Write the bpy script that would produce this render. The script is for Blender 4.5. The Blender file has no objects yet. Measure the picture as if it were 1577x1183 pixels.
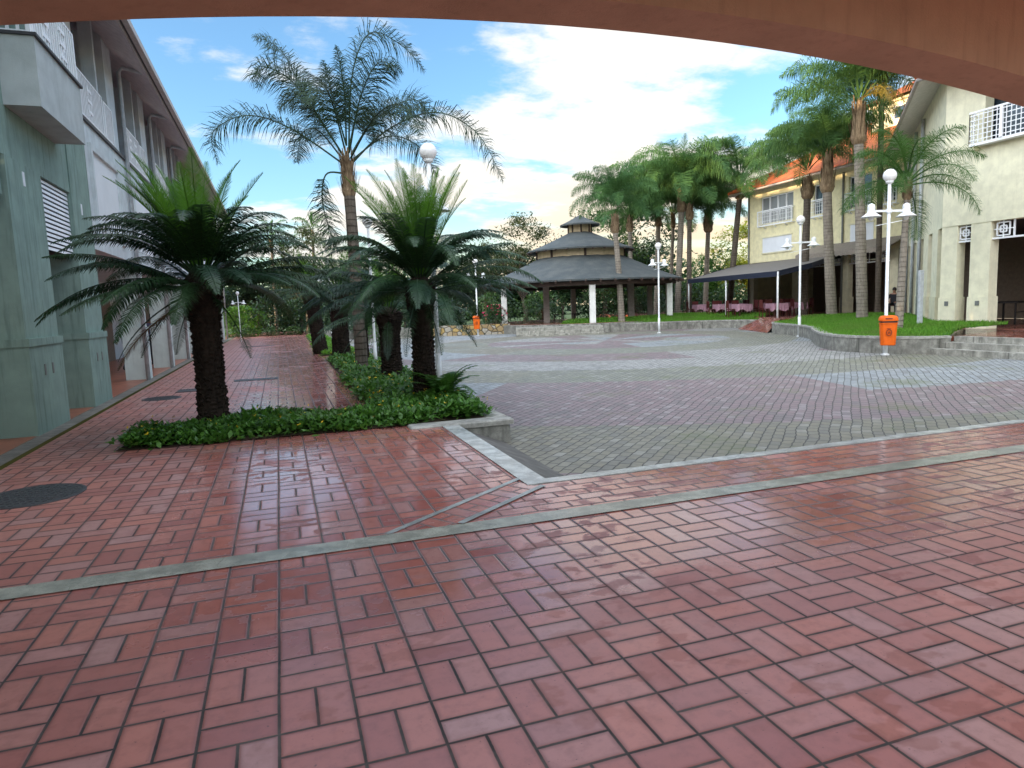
import bpy, math, random
from mathutils import Vector, Matrix
import numpy as np
random.seed(7)
R = math.radians
sc = bpy.context.scene
COL = sc.collection
V = Vector
PI = math.pi

# ------------------------------------------------------------------ mesh builder
class MB:
    def __init__(s): s.v = []; s.f = []; s.m = []; s.mi = 0
    def add(s, vs, fs):
        o = len(s.v); s.v += [tuple(v) for v in vs]
        for f in fs: s.f.append(tuple(o + i for i in f)); s.m.append(s.mi)
        return s
    def box(s, x0, y0, z0, x1, y1, z1):
        vs = [(x0,y0,z0),(x1,y0,z0),(x1,y1,z0),(x0,y1,z0),(x0,y0,z1),(x1,y0,z1),(x1,y1,z1),(x0,y1,z1)]
        return s.add(vs, [(0,3,2,1),(4,5,6,7),(0,1,5,4),(1,2,6,5),(2,3,7,6),(3,0,4,7)])
    def cbox(s, x0, y0, z0, x1, y1, z1, b=.015):
        # box with chamfered vertical and top edges
        P = [(x0+b,y0),(x1-b,y0),(x1,y0+b),(x1,y1-b),(x1-b,y1),(x0+b,y1),(x0,y1-b),(x0,y0+b)]
        Q = [(x0+2*b,y0+b),(x1-2*b,y0+b),(x1-b,y0+2*b),(x1-b,y1-2*b),(x1-2*b,y1-b),(x0+2*b,y1-b),(x0+b,y1-2*b),(x0+b,y0+2*b)]
        vs = [(p[0],p[1],z0) for p in P]+[(p[0],p[1],z1-b) for p in P]+[(q[0],q[1],z1) for q in Q]
        fs = [tuple(range(7,-1,-1)), tuple(range(16,24))]
        for i in range(8):
            j=(i+1)%8; fs += [(i,j,8+j,8+i),(8+i,8+j,16+j,16+i)]
        return s.add(vs, fs)
    def obox(s, c, ax, ay, az, hx, hy, hz):
        c=V(c); ax=V(ax).normalized()*hx; ay=V(ay).normalized()*hy; az=V(az).normalized()*hz
        vs=[c+ax*i+ay*j+az*k for k in(-1,1) for j in(-1,1) for i in(-1,1)]
        return s.add(vs,[(0,2,3,1),(4,5,7,6),(0,1,5,4),(1,3,7,5),(3,2,6,7),(2,0,4,6)])
    def bar(s, a, b, w, h=None):
        a=V(a); b=V(b); d=b-a; h=h or w
        up=V((0,0,1)) if abs(d.normalized().z)<.95 else V((1,0,0))
        sx=d.cross(up).normalized(); sz=sx.cross(d).normalized()
        return s.obox((a+b)/2, d, sx, sz, d.length/2, w/2, h/2)
    def tube(s, pts, rad, n=8, cap=True):
        pts=[V(p) for p in pts]; m=len(pts)
        if not isinstance(rad,(list,tuple)): rad=[rad]*m
        ref=None; vs=[]; fs=[]
        for i,p in enumerate(pts):
            t=(pts[min(i+1,m-1)]-pts[max(i-1,0)]).normalized()
            if ref is None: ref=V((1,0,0)) if abs(t.z)>.8 else V((0,0,1))
            a=(ref-t*ref.dot(t)).normalized(); b=t.cross(a); ref=a
            for k in range(n):
                an=2*PI*k/n; vs.append(p+(a*math.cos(an)+b*math.sin(an))*rad[i])
        for i in range(m-1):
            for k in range(n):
                fs.append((i*n+k,i*n+(k+1)%n,(i+1)*n+(k+1)%n,(i+1)*n+k))
        if cap: fs += [tuple(range(n-1,-1,-1)), tuple(range((m-1)*n,m*n))]
        return s.add(vs,fs)
    def lathe(s, prof, n=16, c=(0,0,0), ph=0, cap=True):
        vs=[]; fs=[]; m=len(prof)
        for (r,z) in prof:
            for k in range(n):
                a=ph+2*PI*k/n; vs.append((c[0]+r*math.cos(a),c[1]+r*math.sin(a),c[2]+z))
        for i in range(m-1):
            for k in range(n): fs.append((i*n+k,i*n+(k+1)%n,(i+1)*n+(k+1)%n,(i+1)*n+k))
        if cap: fs += [tuple(range(n-1,-1,-1)), tuple(range((m-1)*n,m*n))]
        return s.add(vs,fs)
    def prism(s, poly, z0, z1):
        n=len(poly)
        vs=[(p[0],p[1],z0) for p in poly]+[(p[0],p[1],z1) for p in poly]
        fs=[tuple(range(n-1,-1,-1)),tuple(range(n,2*n))]+[(i,(i+1)%n,n+(i+1)%n,n+i) for i in range(n)]
        return s.add(vs,fs)
    def sphere(s, c, r, n=16, m=10, sz=1):
        vs=[(c[0],c[1],c[2]-r*sz)]; fs=[]
        for i in range(1,m):
            t=-PI/2+PI*i/m
            for k in range(n): vs.append((c[0]+r*math.cos(t)*math.cos(2*PI*k/n),c[1]+r*math.cos(t)*math.sin(2*PI*k/n),c[2]+r*sz*math.sin(t)))
        vs.append((c[0],c[1],c[2]+r*sz)); L=len(vs)-1
        for k in range(n):
            fs.append((0,1+(k+1)%n,1+k)); fs.append((L,1+(m-2)*n+k,1+(m-2)*n+(k+1)%n))
        for i in range(m-2):
            for k in range(n): fs.append((1+i*n+k,1+i*n+(k+1)%n,1+(i+1)*n+(k+1)%n,1+(i+1)*n+k))
        return s.add(vs,fs)
    def build(s, name, mat, parent=None, smooth=False, loc=None):
        me=bpy.data.meshes.new(name); me.from_pydata(s.v,[],s.f)
        mats=mat if isinstance(mat,(list,tuple)) else [mat]
        for m in mats: me.materials.append(m)
        if len(mats)>1: me.polygons.foreach_set('material_index', s.m)
        if smooth: me.polygons.foreach_set('use_smooth',[True]*len(me.polygons))
        me.update()
        o=bpy.data.objects.new(name,me); COL.objects.link(o)
        if parent: o.parent=parent
        if loc: o.location=loc
        return o

def tag(o, label=None, cat=None, group=None, kind=None):
    if label: o['label']=label
    if cat: o['category']=cat
    if group: o['group']=group
    if kind: o['kind']=kind
    return o
def empty(name, loc, label, cat, group=None, rz=0):
    o=bpy.data.objects.new(name,None); COL.objects.link(o); o.location=loc; o.rotation_euler=(0,0,rz)
    o.empty_display_size=.2
    return tag(o,label,cat,group)
def copy_tree(o, parent=None):
    c=o.copy(); COL.objects.link(c)
    if parent: c.parent=parent
    for ch in list(o.children): copy_tree(ch,c)
    return c
def struct(mb, name, mat, smooth=False): return tag(mb.build(name,mat,None,smooth),kind='structure')

# ------------------------------------------------------------------ node helpers
class NT:
    def __init__(s, name):
        s.mat=bpy.data.materials.new(name); s.mat.use_nodes=True; s.nt=s.mat.node_tree; s.nt.nodes.clear()
        s.out=s.nt.nodes.new('ShaderNodeOutputMaterial')
    def n(s, t, **kw):
        nd=s.nt.nodes.new(t)
        for k,v in kw.items(): setattr(nd,k,v)
        return nd
    def put(s, sock, v):
        if isinstance(v,bpy.types.NodeSocket): s.nt.links.new(v,sock)
        elif isinstance(v,(tuple,list)):
            sock.default_value = tuple(v)+(1,) if (len(v)==3 and sock.type=='RGBA') else tuple(v)
        else: sock.default_value=v
    def math(s, op, a, b=0, c=None, clamp=False):
        nd=s.n('ShaderNodeMath',operation=op,use_clamp=clamp); s.put(nd.inputs[0],a); s.put(nd.inputs[1],b)
        if c is not None: s.put(nd.inputs[2],c)
        return nd.outputs[0]
    def ss(s, x, a, b, lo=0., hi=1.):
        nd=s.n('ShaderNodeMapRange',interpolation_type='SMOOTHSTEP'); s.put(nd.inputs[0],x)
        s.put(nd.inputs[1],a); s.put(nd.inputs[2],b); s.put(nd.inputs[3],lo); s.put(nd.inputs[4],hi); return nd.outputs[0]
    def mix(s, f, a, b, blend='MIX'):
        nd=s.n('ShaderNodeMix',data_type='RGBA',blend_type=blend); s.put(nd.inputs[0],f); s.put(nd.inputs[6],a); s.put(nd.inputs[7],b); return nd.outputs[2]
    def obj(s): return s.n('ShaderNodeTexCoord').outputs['Object']
    def pos(s): return s.n('ShaderNodeNewGeometry').outputs['Position']
    def xyz(s, v):
        nd=s.n('ShaderNodeSeparateXYZ'); s.put(nd.inputs[0],v); return nd.outputs
    def comb(s, x, y, z=0.):
        nd=s.n('ShaderNodeCombineXYZ'); s.put(nd.inputs[0],x); s.put(nd.inputs[1],y); s.put(nd.inputs[2],z); return nd.outputs[0]
    def noise(s, vec, scale, detail=4, rough=.55, out=0):
        nd=s.n('ShaderNodeTexNoise'); s.put(nd.inputs['Vector'],vec); s.put(nd.inputs['Scale'],scale); s.put(nd.inputs['Detail'],detail); s.put(nd.inputs['Roughness'],rough); return nd.outputs[out]
    def white(s, vec):
        nd=s.n('ShaderNodeTexWhiteNoise',noise_dimensions='3D'); s.put(nd.inputs['Vector'],vec); return nd.outputs
    def vmul(s, v, k):
        nd=s.n('ShaderNodeVectorMath',operation='MULTIPLY'); s.put(nd.inputs[0],v); s.put(nd.inputs[1],k); return nd.outputs[0]
    def bsdf(s, col, rough=.7, spec=.3, bump=None, bstr=.3, bdist=.01, metal=0, ior=None):
        b=s.n('ShaderNodeBsdfPrincipled'); s.put(b.inputs['Base Color'],col); s.put(b.inputs['Roughness'],rough)
        s.put(b.inputs['Specular IOR Level'],spec); s.put(b.inputs['Metallic'],metal)
        if bump is not None:
            bp=s.n('ShaderNodeBump'); s.put(bp.inputs['Height'],bump); s.put(bp.inputs['Strength'],bstr); s.put(bp.inputs['Distance'],bdist)
            s.nt.links.new(bp.outputs[0],b.inputs['Normal'])
        s.nt.links.new(b.outputs[0],s.out.inputs[0]); return b

def mul(c,k): return tuple(x*k for x in c)
def stucco(name, c, streak=.25, rough=.85, scale=3., dirt=.35, c2=None):
    t=NT(name); p=t.pos(); n1=t.noise(p,scale,5,.6)
    st=t.noise(t.vmul(p,(7,7,.55)),1.6,5,.65)
    big=t.noise(p,.35,3)
    col=t.mix(t.ss(n1,.3,.7),mul(c,.9),mul(c,1.08))
    col=t.mix(t.math('MULTIPLY',t.ss(st,.48,.75),streak),col,c2 or mul(c,.55))
    col=t.mix(t.math('MULTIPLY',t.ss(big,.5,.7),dirt*.4),col,mul(c,.6))
    z=t.xyz(p)[2]; sp=t.math('MULTIPLY',t.ss(z,.5,-.1),t.ss(n1,.35,.65))
    col=t.mix(t.math('MULTIPLY',sp,dirt),col,mul(c,.4))
    t.bsdf(col,rough,.2,t.noise(p,60,4,.7),.35,.01); return t.mat
def plain(name, c, rough=.5, var=.12, spec=.4, metal=0, scale=8, bump=.15):
    t=NT(name); p=t.obj(); n1=t.noise(p,scale,4,.6)
    col=t.mix(t.ss(n1,.3,.7),mul(c,1-var),mul(c,1+var))
    t.bsdf(col,rough,spec,t.noise(p,scale*6,3),bump,.004,metal); return t.mat
def leafmat(name, c1, c2, c3=None, trans=.35, rough=.45, spec=.35, tc=None):
    t=NT(name); g=t.n('ShaderNodeNewGeometry'); r=g.outputs['Random Per Island']
    oi=t.n('ShaderNodeObjectInfo').outputs['Random']
    n=t.noise(t.pos(),.8,3)
    col=t.mix(r,c1,c2)
    if c3: col=t.mix(t.ss(n,.45,.7),col,c3)
    col=t.mix(t.math('MULTIPLY',oi,.35),col,mul(c1,.75))
    b=t.bsdf(col,rough,spec)
    tr=t.n('ShaderNodeBsdfTranslucent'); t.put(tr.inputs[0],t.mix(.5,col,tc or mul(c2,1.6)))
    ms=t.n('ShaderNodeMixShader'); t.put(ms.inputs[0],trans); t.nt.links.new(b.outputs[0],ms.inputs[1]); t.nt.links.new(tr.outputs[0],ms.inputs[2])
    t.nt.links.new(ms.outputs[0],t.out.inputs[0]); return t.mat

# ---- brick paving in basket weave
def brickpave(name, mode='basket', c1=(.48,.18,.135), c2=(.34,.115,.096), c3=(.45,.245,.22), rot=0., M=.2935, ox=-.11, oy=2.02):
    t=NT(name); p=t.pos(); X,Y,Z=t.xyz(p)
    if rot:
        c,s_=math.cos(rot),math.sin(rot)
        u0=t.math('ADD',t.math('MULTIPLY',X,c),t.math('MULTIPLY',Y,s_)); v0=t.math('SUBTRACT',t.math('MULTIPLY',Y,c),t.math('MULTIPLY',X,s_))
    else: u0,v0=X,Y
    wob=t.noise(p,1.3,2); 
    u0=t.math('ADD',u0,t.math('MULTIPLY',t.math('SUBTRACT',wob,.5),.012))
    v0=t.math('ADD',v0,t.math('MULTIPLY',t.math('SUBTRACT',t.noise(t.vmul(p,(1.1,1.1,1.1)),1.7,2,.5,1),.5),.012))
    u=t.math('DIVIDE',t.math('SUBTRACT',u0,ox),M); v=t.math('DIVIDE',t.math('SUBTRACT',v0,oy),M)
    if mode=='rows':   # stretcher rows, bricks long in u
        v=t.math('MULTIPLY',v,2); j=t.math('FLOOR',v); u=t.math('ADD',u,t.math('MULTIPLY',j,.5))
        i=t.math('FLOOR',u); fu=t.math('FRACT',u); fv=t.math('FRACT',v)
        d1=t.math('MULTIPLY',t.math('MINIMUM',fv,t.math('SUBTRACT',1,fv)),.5); d2=t.math('MINIMUM',fu,t.math('SUBTRACT',1,fu)); hid=0.
    else:
        i=t.math('FLOOR',u); j=t.math('FLOOR',v); fu=t.math('FRACT',u); fv=t.math('FRACT',v)
        par=t.math('FLOORED_MODULO',t.math('ADD',i,j),2)
        a=t.math('ADD',t.math('MULTIPLY',par,fv),t.math('MULTIPLY',t.math('SUBTRACT',1,par),fu))
        b=t.math('ADD',t.math('MULTIPLY',par,fu),t.math('MULTIPLY',t.math('SUBTRACT',1,par),fv))
        a2=t.math('MULTIPLY',a,2); hid=t.math('FLOOR',a2); h=t.math('FRACT',a2)
        d1=t.math('MULTIPLY',t.math('MINIMUM',h,t.math('SUBTRACT',1,h)),.5); d2=t.math('MINIMUM',b,t.math('SUBTRACT',1,b))
    d=t.math('MINIMUM',d1,d2)
    idv=t.comb(i,j,t.math('MULTIPLY',hid,1.) if not isinstance(hid,float) else 0.)
    W=t.white(idv); w1=W[0]; wc=t.xyz(W[1])
    jn=t.noise(p,28,5,.7); 
    dj=t.math('ADD',d,t.math('MULTIPLY',t.math('SUBTRACT',jn,.5),.017))
    face=t.ss(dj,.014,.027)                       # 0 in the joint
    big=t.noise(p,.8,5,.6)
    col=t.mix(w1,c1,c2); col=t.mix(t.math('MULTIPLY',wc[0],t.ss(wc[1],.55,.75)),col,c3)
    col=t.mix(t.ss(t.noise(p,14,5,.7),.42,.75,0,.38),col,mul(c2,.55))
    col=t.mix(t.ss(big,.5,.75,0,.3),col,mul(c2,.7))
    edge=t.ss(dj,.02,.10)
    col=t.mix(t.math('MULTIPLY',t.math('SUBTRACT',1,edge),.5),col,mul(c2,.48))
    spk=t.ss(t.noise(p,55,2,.5),.70,.74); col=t.mix(t.math('MULTIPLY',spk,.6),col,(.05,.03,.025))
    jc=t.mix(t.ss(t.noise(p,2.6,4,.7),.35,.7),(.018,.015,.014),(.085,.072,.062))
    col=t.mix(face,jc,col)
    # damp film left by rain: smooth where wet, rough and darker in drying spots
    wet=t.noise(p,.55,4,.6); wet=t.ss(t.math('ADD',wet,t.math('MULTIPLY',t.math('SUBTRACT',wc[2],.5),.10)),.30,.46)
    zone=t.ss(Y,2.2,4.0); zx=t.ss(X,-1.6,.2)
    zone=t.math('MAXIMUM',t.math('MULTIPLY',zone,t.math('ADD',.35,t.math('MULTIPLY',zx,.65))),t.math('MULTIPLY',zx,.42))
    spots=t.math('MULTIPLY',t.ss(t.noise(t.vmul(p,(1,1.4,1)),4.6,3,.55),.52,.60),t.ss(t.noise(p,.9,2),.40,.58))
    wet=t.math('MULTIPLY',wet,zone); wet=t.math('MULTIPLY',wet,t.math('SUBTRACT',1,t.math('MULTIPLY',spots,.95))); wet=t.math('MULTIPLY',wet,t.ss(dj,.015,.06,.35,1.))
    col=t.mix(t.math('MULTIPLY',t.math('MULTIPLY',spots,zone),.6),col,mul(c2,.5))
    rough=t.math('SUBTRACT',.50,t.math('MULTIPLY',wet,.40))
    rough=t.math('ADD',rough,t.math('MULTIPLY',t.math('SUBTRACT',t.noise(p,9,3),.5),.12))
    rough=t.math('ADD',rough,t.math('MULTIPLY',t.math('SUBTRACT',1,face),.3),clamp=True)
    hgt=t.math('ADD',t.math('MULTIPLY',t.ss(dj,.008,.05),1.),t.math('MULTIPLY',t.noise(p,70,4,.7),.10))
    hgt=t.math('ADD',hgt,t.math('MULTIPLY',w1,.25))
    spec=t.math('ADD',.6,t.math('MULTIPLY',wet,.4))
    t.bsdf(col,rough,spec,hgt,.5,.0032); return t.mat

def plazapave(name):
    t=NT(name); p=t.pos(); X,Y,Z=t.xyz(p); c=math.sqrt(.5)
    wob=t.noise(p,.9,2,.5,1); wx=t.xyz(wob)
    u0=t.math('ADD',t.math('MULTIPLY',t.math('ADD',X,Y),c),t.math('MULTIPLY',wx[0],.12)); v0=t.math('ADD',t.math('MULTIPLY',t.math('SUBTRACT',Y,X),c),t.math('MULTIPLY',wx[1],.12))
    v=t.math('DIVIDE',v0,.135); j=t.math('FLOOR',v); fv=t.math('FRACT',v)
    zig=t.math('MULTIPLY',t.math('SINE',t.math('MULTIPLY',u0,2*PI/.235)),.03)
    u=t.math('ADD',t.math('DIVIDE',u0,.235),t.math('MULTIPLY',j,.5)); i=t.math('FLOOR',u); fu=t.math('FRACT',u)
    fv=t.math('FRACT',t.math('ADD',v,zig))
    d=t.math('MINIMUM',t.math('MULTIPLY',t.math('MINIMUM',fv,t.math('SUBTRACT',1,fv)),.135),t.math('MULTIPLY',t.math('MINIMUM',fu,t.math('SUBTRACT',1,fu)),.235))
    dj=t.math('ADD',d,t.math('MULTIPLY',t.math('SUBTRACT',t.noise(p,30,3),.5),.006))
    face=t.ss(dj,.003,.011); W=t.white(t.comb(i,j,0)); w1=W[0]
    # bands of coloured pavers laid in rings and wedges
    rx=t.math('SUBTRACT',X,15.); ry=t.math('SUBTRACT',Y,30.)
    rr=t.math('SQRT',t.math('ADD',t.math('MULTIPLY',rx,rx),t.math('MULTIPLY',ry,ry)))
    rr=t.math('ADD',rr,t.math('MULTIPLY',w1,.15))
    an=t.math('ARCTAN2',ry,rx); ri=t.math('FLOOR',t.math('DIVIDE',rr,2.9)); ai=t.math('FLOOR',t.math('MULTIPLY',t.math('ADD',an,.21),16/(2*PI)))
    zw=t.white(t.comb(ri,ai,3.3))[0]
    purple=(.225,.160,.162); blue=(.28,.305,.315); moss=(.20,.195,.128); grey=(.315,.31,.29)
    col=t.mix(t.math('GREATER_THAN',zw,.32),purple,blue); col=t.mix(t.math('GREATER_THAN',zw,.72),col,grey)
    ring=t.math('LESS_THAN',t.math('FLOORED_MODULO',t.math('ADD',ri,1),3),.5)
    col=t.mix(t.math('MULTIPLY',ring,.8),col,moss)
    col=t.mix(t.math('MULTIPLY',t.math('POWER',w1,2.),.6),col,mul(grey,.45)); col=t.mix(t.math('MULTIPLY',t.ss(W[0],.0,.22,.35,0.),1.),col,(.36,.36,.34))
    col=t.mix(t.ss(t.noise(p,9,5,.7),.4,.75,0,.45),col,(.10,.095,.085))
    mossn=t.ss(t.noise(p,.6,6,.7),.54,.68)
    col=t.mix(t.math('MULTIPLY',mossn,.55),col,(.13,.135,.065))
    jc=t.mix(mossn,(.055,.053,.048),(.07,.095,.03))
    col=t.mix(face,jc,col)
    damp=t.ss(t.noise(p,.3,4,.6),.4,.6)
    rough=t.math('SUBTRACT',.66,t.math('MULTIPLY',damp,.14)); 
    rough=t.math('ADD',rough,t.math('MULTIPLY',t.math('SUBTRACT',1,face),.2))
    h=t.math('ADD',t.ss(dj,.0,.02),t.math('MULTIPLY',w1,.4)); h=t.math('ADD',h,t.math('MULTIPLY',t.noise(p,60,3,.7),.25))
    t.bsdf(col,rough,.42,h,.6,.008); return t.mat

def concrete(name, c=(.33,.33,.30), rough=.5, wet=True, spec=.4, seam=0):
    t=NT(name); p=t.pos(); n1=t.noise(p,5,5,.65); n2=t.noise(p,.7,4,.6)
    col=t.mix(t.ss(n1,.35,.7),mul(c,.6),mul(c,1.15)); col=t.mix(t.ss(n2,.45,.7,0,.5),col,mul(c,.45))
    col=t.mix(t.ss(t.noise(p,95,2),.55,.68,0,.65),col,mul(c,.35))
    if seam:
        X,Y,Z=t.xyz(p); q=t.math('FRACT',t.math('DIVIDE',t.math('ADD',X,t.math('MULTIPLY',Y,.6)),seam)); sm=t.math('SUBTRACT',1,t.ss(t.math('MINIMUM',q,t.math('SUBTRACT',1,q)),.004,.012))
        col=t.mix(t.math('MULTIPLY',sm,.7),col,mul(c,.25))
        st=t.noise(t.vmul(p,(3,3,.5)),1.5,5,.7); col=t.mix(t.ss(st,.45,.7,0,.65),col,(.06,.062,.05))
    r=t.math('ADD',rough,t.math('MULTIPLY',t.math('SUBTRACT',t.noise(p,1.1,3),.5),-.5 if wet else .1),clamp=True)
    t.bsdf(col,r,spec,n1,.4,.006); return t.mat

def tileroof(name):
    t=NT(name); p=t.pos(); X,Y,Z=t.xyz(p)
    w=t.math('SINE',t.math('MULTIPLY',Y,2*PI/.24)); rows=t.math('FRACT',t.math('DIVIDE',Z,.19))
    idv=t.comb(t.math('FLOOR',t.math('DIVIDE',Y,.24)),t.math('FLOOR',t.math('DIVIDE',Z,.19)),0); w1=t.white(idv)[0]
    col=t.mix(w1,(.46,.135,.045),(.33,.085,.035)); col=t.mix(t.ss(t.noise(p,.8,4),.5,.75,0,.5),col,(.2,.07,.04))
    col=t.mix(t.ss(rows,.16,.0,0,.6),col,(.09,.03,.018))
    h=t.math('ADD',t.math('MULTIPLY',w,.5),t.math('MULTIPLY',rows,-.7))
    t.bsdf(col,.8,.2,h,.8,.05); return t.mat

def shingle(name):
    t=NT(name); p=t.pos(); X,Y,Z=t.xyz(p)
    n=t.noise(p,1.2,5,.65); rows=t.math('FRACT',t.math('DIVIDE',Z,.11))
    col=t.mix(t.ss(n,.35,.7),(.055,.068,.072),(.09,.10,.098)); col=t.mix(t.ss(rows,.2,0,0,.45),col,(.03,.032,.03))
    col=t.mix(t.ss(t.noise(p,22,3),.5,.7,0,.35),col,(.16,.15,.13)); 
    t.bsdf(col,.75,.3,t.math('ADD',rows,n),.5,.02); return t.mat

def trunkmat(name, c1, c2, ring=0., band=(0,0,0)):
    t=NT(name); p=t.obj(); X,Y,Z=t.xyz(p); n=t.noise(t.vmul(p,(5,5,2)),2.,5,.7)
    col=t.mix(t.ss(n,.3,.7),c1,c2); h=n
    if ring:
        q=t.math('FRACT',t.math('DIVIDE',t.math('ADD',Z,t.math('MULTIPLY',n,.07)),ring)); rg=t.ss(q,.22,.0)
        col=t.mix(t.math('MULTIPLY',rg,.75),col,mul(c1,.35)); h=t.math('SUBTRACT',n,rg)
    big=t.noise(p,.9,3); col=t.mix(t.ss(big,.5,.7,0,.45),col,mul(c2,1.3))
    t.bsdf(col,.9,.15,h,.7,.02); return t.mat

def glassmat(name, c=(.03,.045,.06), rough=.06):
    t=NT(name); p=t.pos(); n=t.noise(p,.9,3)
    col=t.mix(n,mul(c,.6),mul(c,1.6)); b=t.bsdf(col,rough,.7,t.noise(p,.6,1),.05,.02); return t.mat

M={}
M['brick']=brickpave('red_brick_basketweave')
M['brickrow']=brickpave('red_brick_rows','rows')
M['brickdiag']=brickpave('red_brick_diagonal','rows',rot=R(123))
M['terrace']=brickpave('terrace_brick','basket',c1=(.33,.10,.06),c2=(.24,.07,.045))
M['plaza']=plazapave('interlocking_pavers')
M['strip']=concrete('wet_concrete_strip',(.38,.38,.31),.26)
M['kerb']=concrete('kerb_concrete',(.50,.51,.48),.24)
M['edging']=concrete('worn_edging_concrete',(.22,.20,.17),.6)
M['thin']=concrete('thin_strip',(.36,.38,.36),.28)
M['ramp']=concrete('dark_gutter_concrete',(.13,.12,.105),.6)
M['wallstone']=concrete('planter_wall_concrete',(.30,.295,.26),.8,False,.2,2.1)
M['stonecap']=concrete('planter_cap',(.40,.39,.35),.7,False,.25)
M['stepc']=concrete('step_concrete',(.40,.39,.34),.75,False,.25,1.6)
M['green']=stucco('grey_green_stucco',(.25,.35,.30),.75,c2=(.12,.18,.15))
M['ltgreen']=stucco('pale_green_stucco',(.64,.72,.69),.3)
M['palewall']=stucco('pale_grey_stucco',(.63,.68,.69),.22,dirt=.2)
M['balcony']=stucco('balcony_stucco',(.46,.50,.49),.25)
M['cream']=stucco('cream_stucco',(.77,.74,.55),.14,dirt=.14,c2=(.42,.38,.26))
M['creamy']=stucco('yellow_cream_stucco',(.78,.72,.46),.14,dirt=.14,c2=(.45,.38,.22))
M['creamd']=stucco('cream_trim_stucco',(.70,.66,.47),.2)
M['arch']=stucco('terracotta_arch_stucco',(.52,.325,.215),.3,scale=1.5,dirt=.5)
M['soffit']=plain('eave_soffit',(.66,.61,.60),.8,.1)
M['white']=plain('white_paint',(.84,.86,.88),.45,.04)
M['postwhite']=stucco('white_post_paint',(.74,.76,.76),.16,.45,9.,.5,(.40,.36,.30))
M['globe']=plain('opal_globe',(.78,.77,.75),.25,.04)
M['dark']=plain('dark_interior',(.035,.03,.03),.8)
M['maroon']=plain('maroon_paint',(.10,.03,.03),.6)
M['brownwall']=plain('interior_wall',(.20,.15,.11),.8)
M['coping']=plain('dark_coping',(.05,.05,.055),.6)
M['gutter']=plain('gutter_paint',(.42,.37,.34),.5)
M['pipe']=plain('downpipe_grey',(.45,.48,.50),.5)
M['pipedark']=plain('downpipe_dark',(.16,.17,.16),.5)
M['panel']=plain('white_panel',(.76,.79,.82),.6,.04,scale=1.5)
M['arcfloor']=plain('arcade_tile',(.34,.12,.07),.35,.2,scale=2)
M['tile']=tileroof('orange_tile_roof')
M['shingle']=shingle('grey_shingle')
M['wood']=plain('dark_wood',(.05,.03,.022),.7,.2)
M['rattan']=stucco('bamboo_screen',(.50,.41,.26),.5,c2=(.26,.20,.12))
M['gcolw']=stucco('white_column',(.74,.74,.70),.15)
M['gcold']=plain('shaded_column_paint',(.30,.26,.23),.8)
M['navy']=plain('navy_canvas',(.012,.016,.035),.7)
M['canvas']=plain('grey_canvas',(.17,.155,.14),.8)
M['taupe']=plain('taupe_canvas',(.26,.225,.185),.85)
M['glass']=glassmat('window_glass')
M['glassl']=glassmat('curtained_glass',(.22,.24,.25),.2)
M['orange']=stucco('orange_plastic',(.74,.125,.008),.22,.45,6.,.1,(.40,.07,.01))
M['orangedark']=plain('bin_emblem',(.20,.03,.008),.6)
M['black']=plain('black_plastic',(.015,.012,.012),.5)
M['iron']=plain('cast_iron',(.045,.045,.048),.45,.3,.5,scale=30,bump=.6)
M['cloth']=plain('mauve_tablecloth',(.42,.24,.30),.85)
M['chair']=plain('dark_red_chair',(.09,.015,.014),.5)
M['tablewood']=plain('table_wood',(.07,.03,.02),.5)
M['cyctrunk']=trunkmat('cycad_trunk',(.014,.010,.008),(.040,.029,.022))
M['ptrunk']=trunkmat('palm_trunk_bark',(.19,.165,.135),(.29,.255,.21),.16)
M['ptrunkd']=trunkmat('dark_palm_bark',(.085,.07,.055),(.15,.125,.10),.16)
M['sheath']=trunkmat('palm_leaf_bases',(.11,.07,.042),(.30,.22,.135))
M['bark']=trunkmat('tree_bark',(.05,.042,.035),(.11,.09,.07))
M['cycleaf']=leafmat('cycad_leaf',(.015,.040,.013),(.032,.078,.024),(.020,.052,.034),.12,.42,.28)
M['cycyoung']=leafmat('cycad_new_leaf',(.05,.145,.014),(.115,.26,.025),(.03,.085,.014),.45,.5,.2,(.17,.36,.03))
M['cycdry']=leafmat('cycad_brown_leaf',(.10,.06,.03),(.17,.10,.045),None,.2)
M['palmleaf']=leafmat('palm_leaf',(.055,.125,.036),(.105,.215,.06),(.065,.155,.065),.34,.6,.18,(.12,.25,.07))
M['palmleafd']=leafmat('dark_palm_leaf',(.022,.05,.026),(.042,.08,.04),(.04,.05,.04),.2,.55,.2)
M['palmlight']=leafmat('young_palm_leaf',(.04,.11,.022),(.085,.17,.04),None,.35,.55,.2,(.14,.28,.05))
M['palmgold']=leafmat('golden_palm_leaf',(.20,.15,.03),(.32,.25,.05),None,.3)
M['hedge']=leafmat('hedge_leaf',(.038,.115,.018),(.11,.26,.034),(.07,.15,.03),.25,.4,.4)
M['hedgef']=plain('yellow_flower',(.62,.42,.015),.6)
M['grass']=leafmat('lawn_grass',(.075,.21,.02),(.17,.36,.04),(.14,.22,.045),.35,.6,.25)
M['lawn']=plain('lawn_soil_green',(.045,.12,.018),.95,.3,.1,scale=3,bump=.5)
M['treeleaf']=leafmat('tree_leaf',(.02,.055,.018),(.05,.105,.028),(.035,.085,.022),.28)
M['treeleafo']=leafmat('olive_tree_leaf',(.045,.065,.03),(.085,.11,.045),(.06,.085,.035),.3)
M['treeleafd']=leafmat('dark_tree_leaf',(.012,.034,.013),(.028,.065,.02),None,.22)
M['treeleafy']=leafmat('bright_tree_leaf',(.16,.21,.018),(.28,.30,.025),None,.4)
M['treeleafl']=leafmat('light_shrub_leaf',(.05,.14,.02),(.10,.22,.03),None,.3)
M['pinkfl']=plain('pink_flower',(.62,.05,.14),.6)
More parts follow.
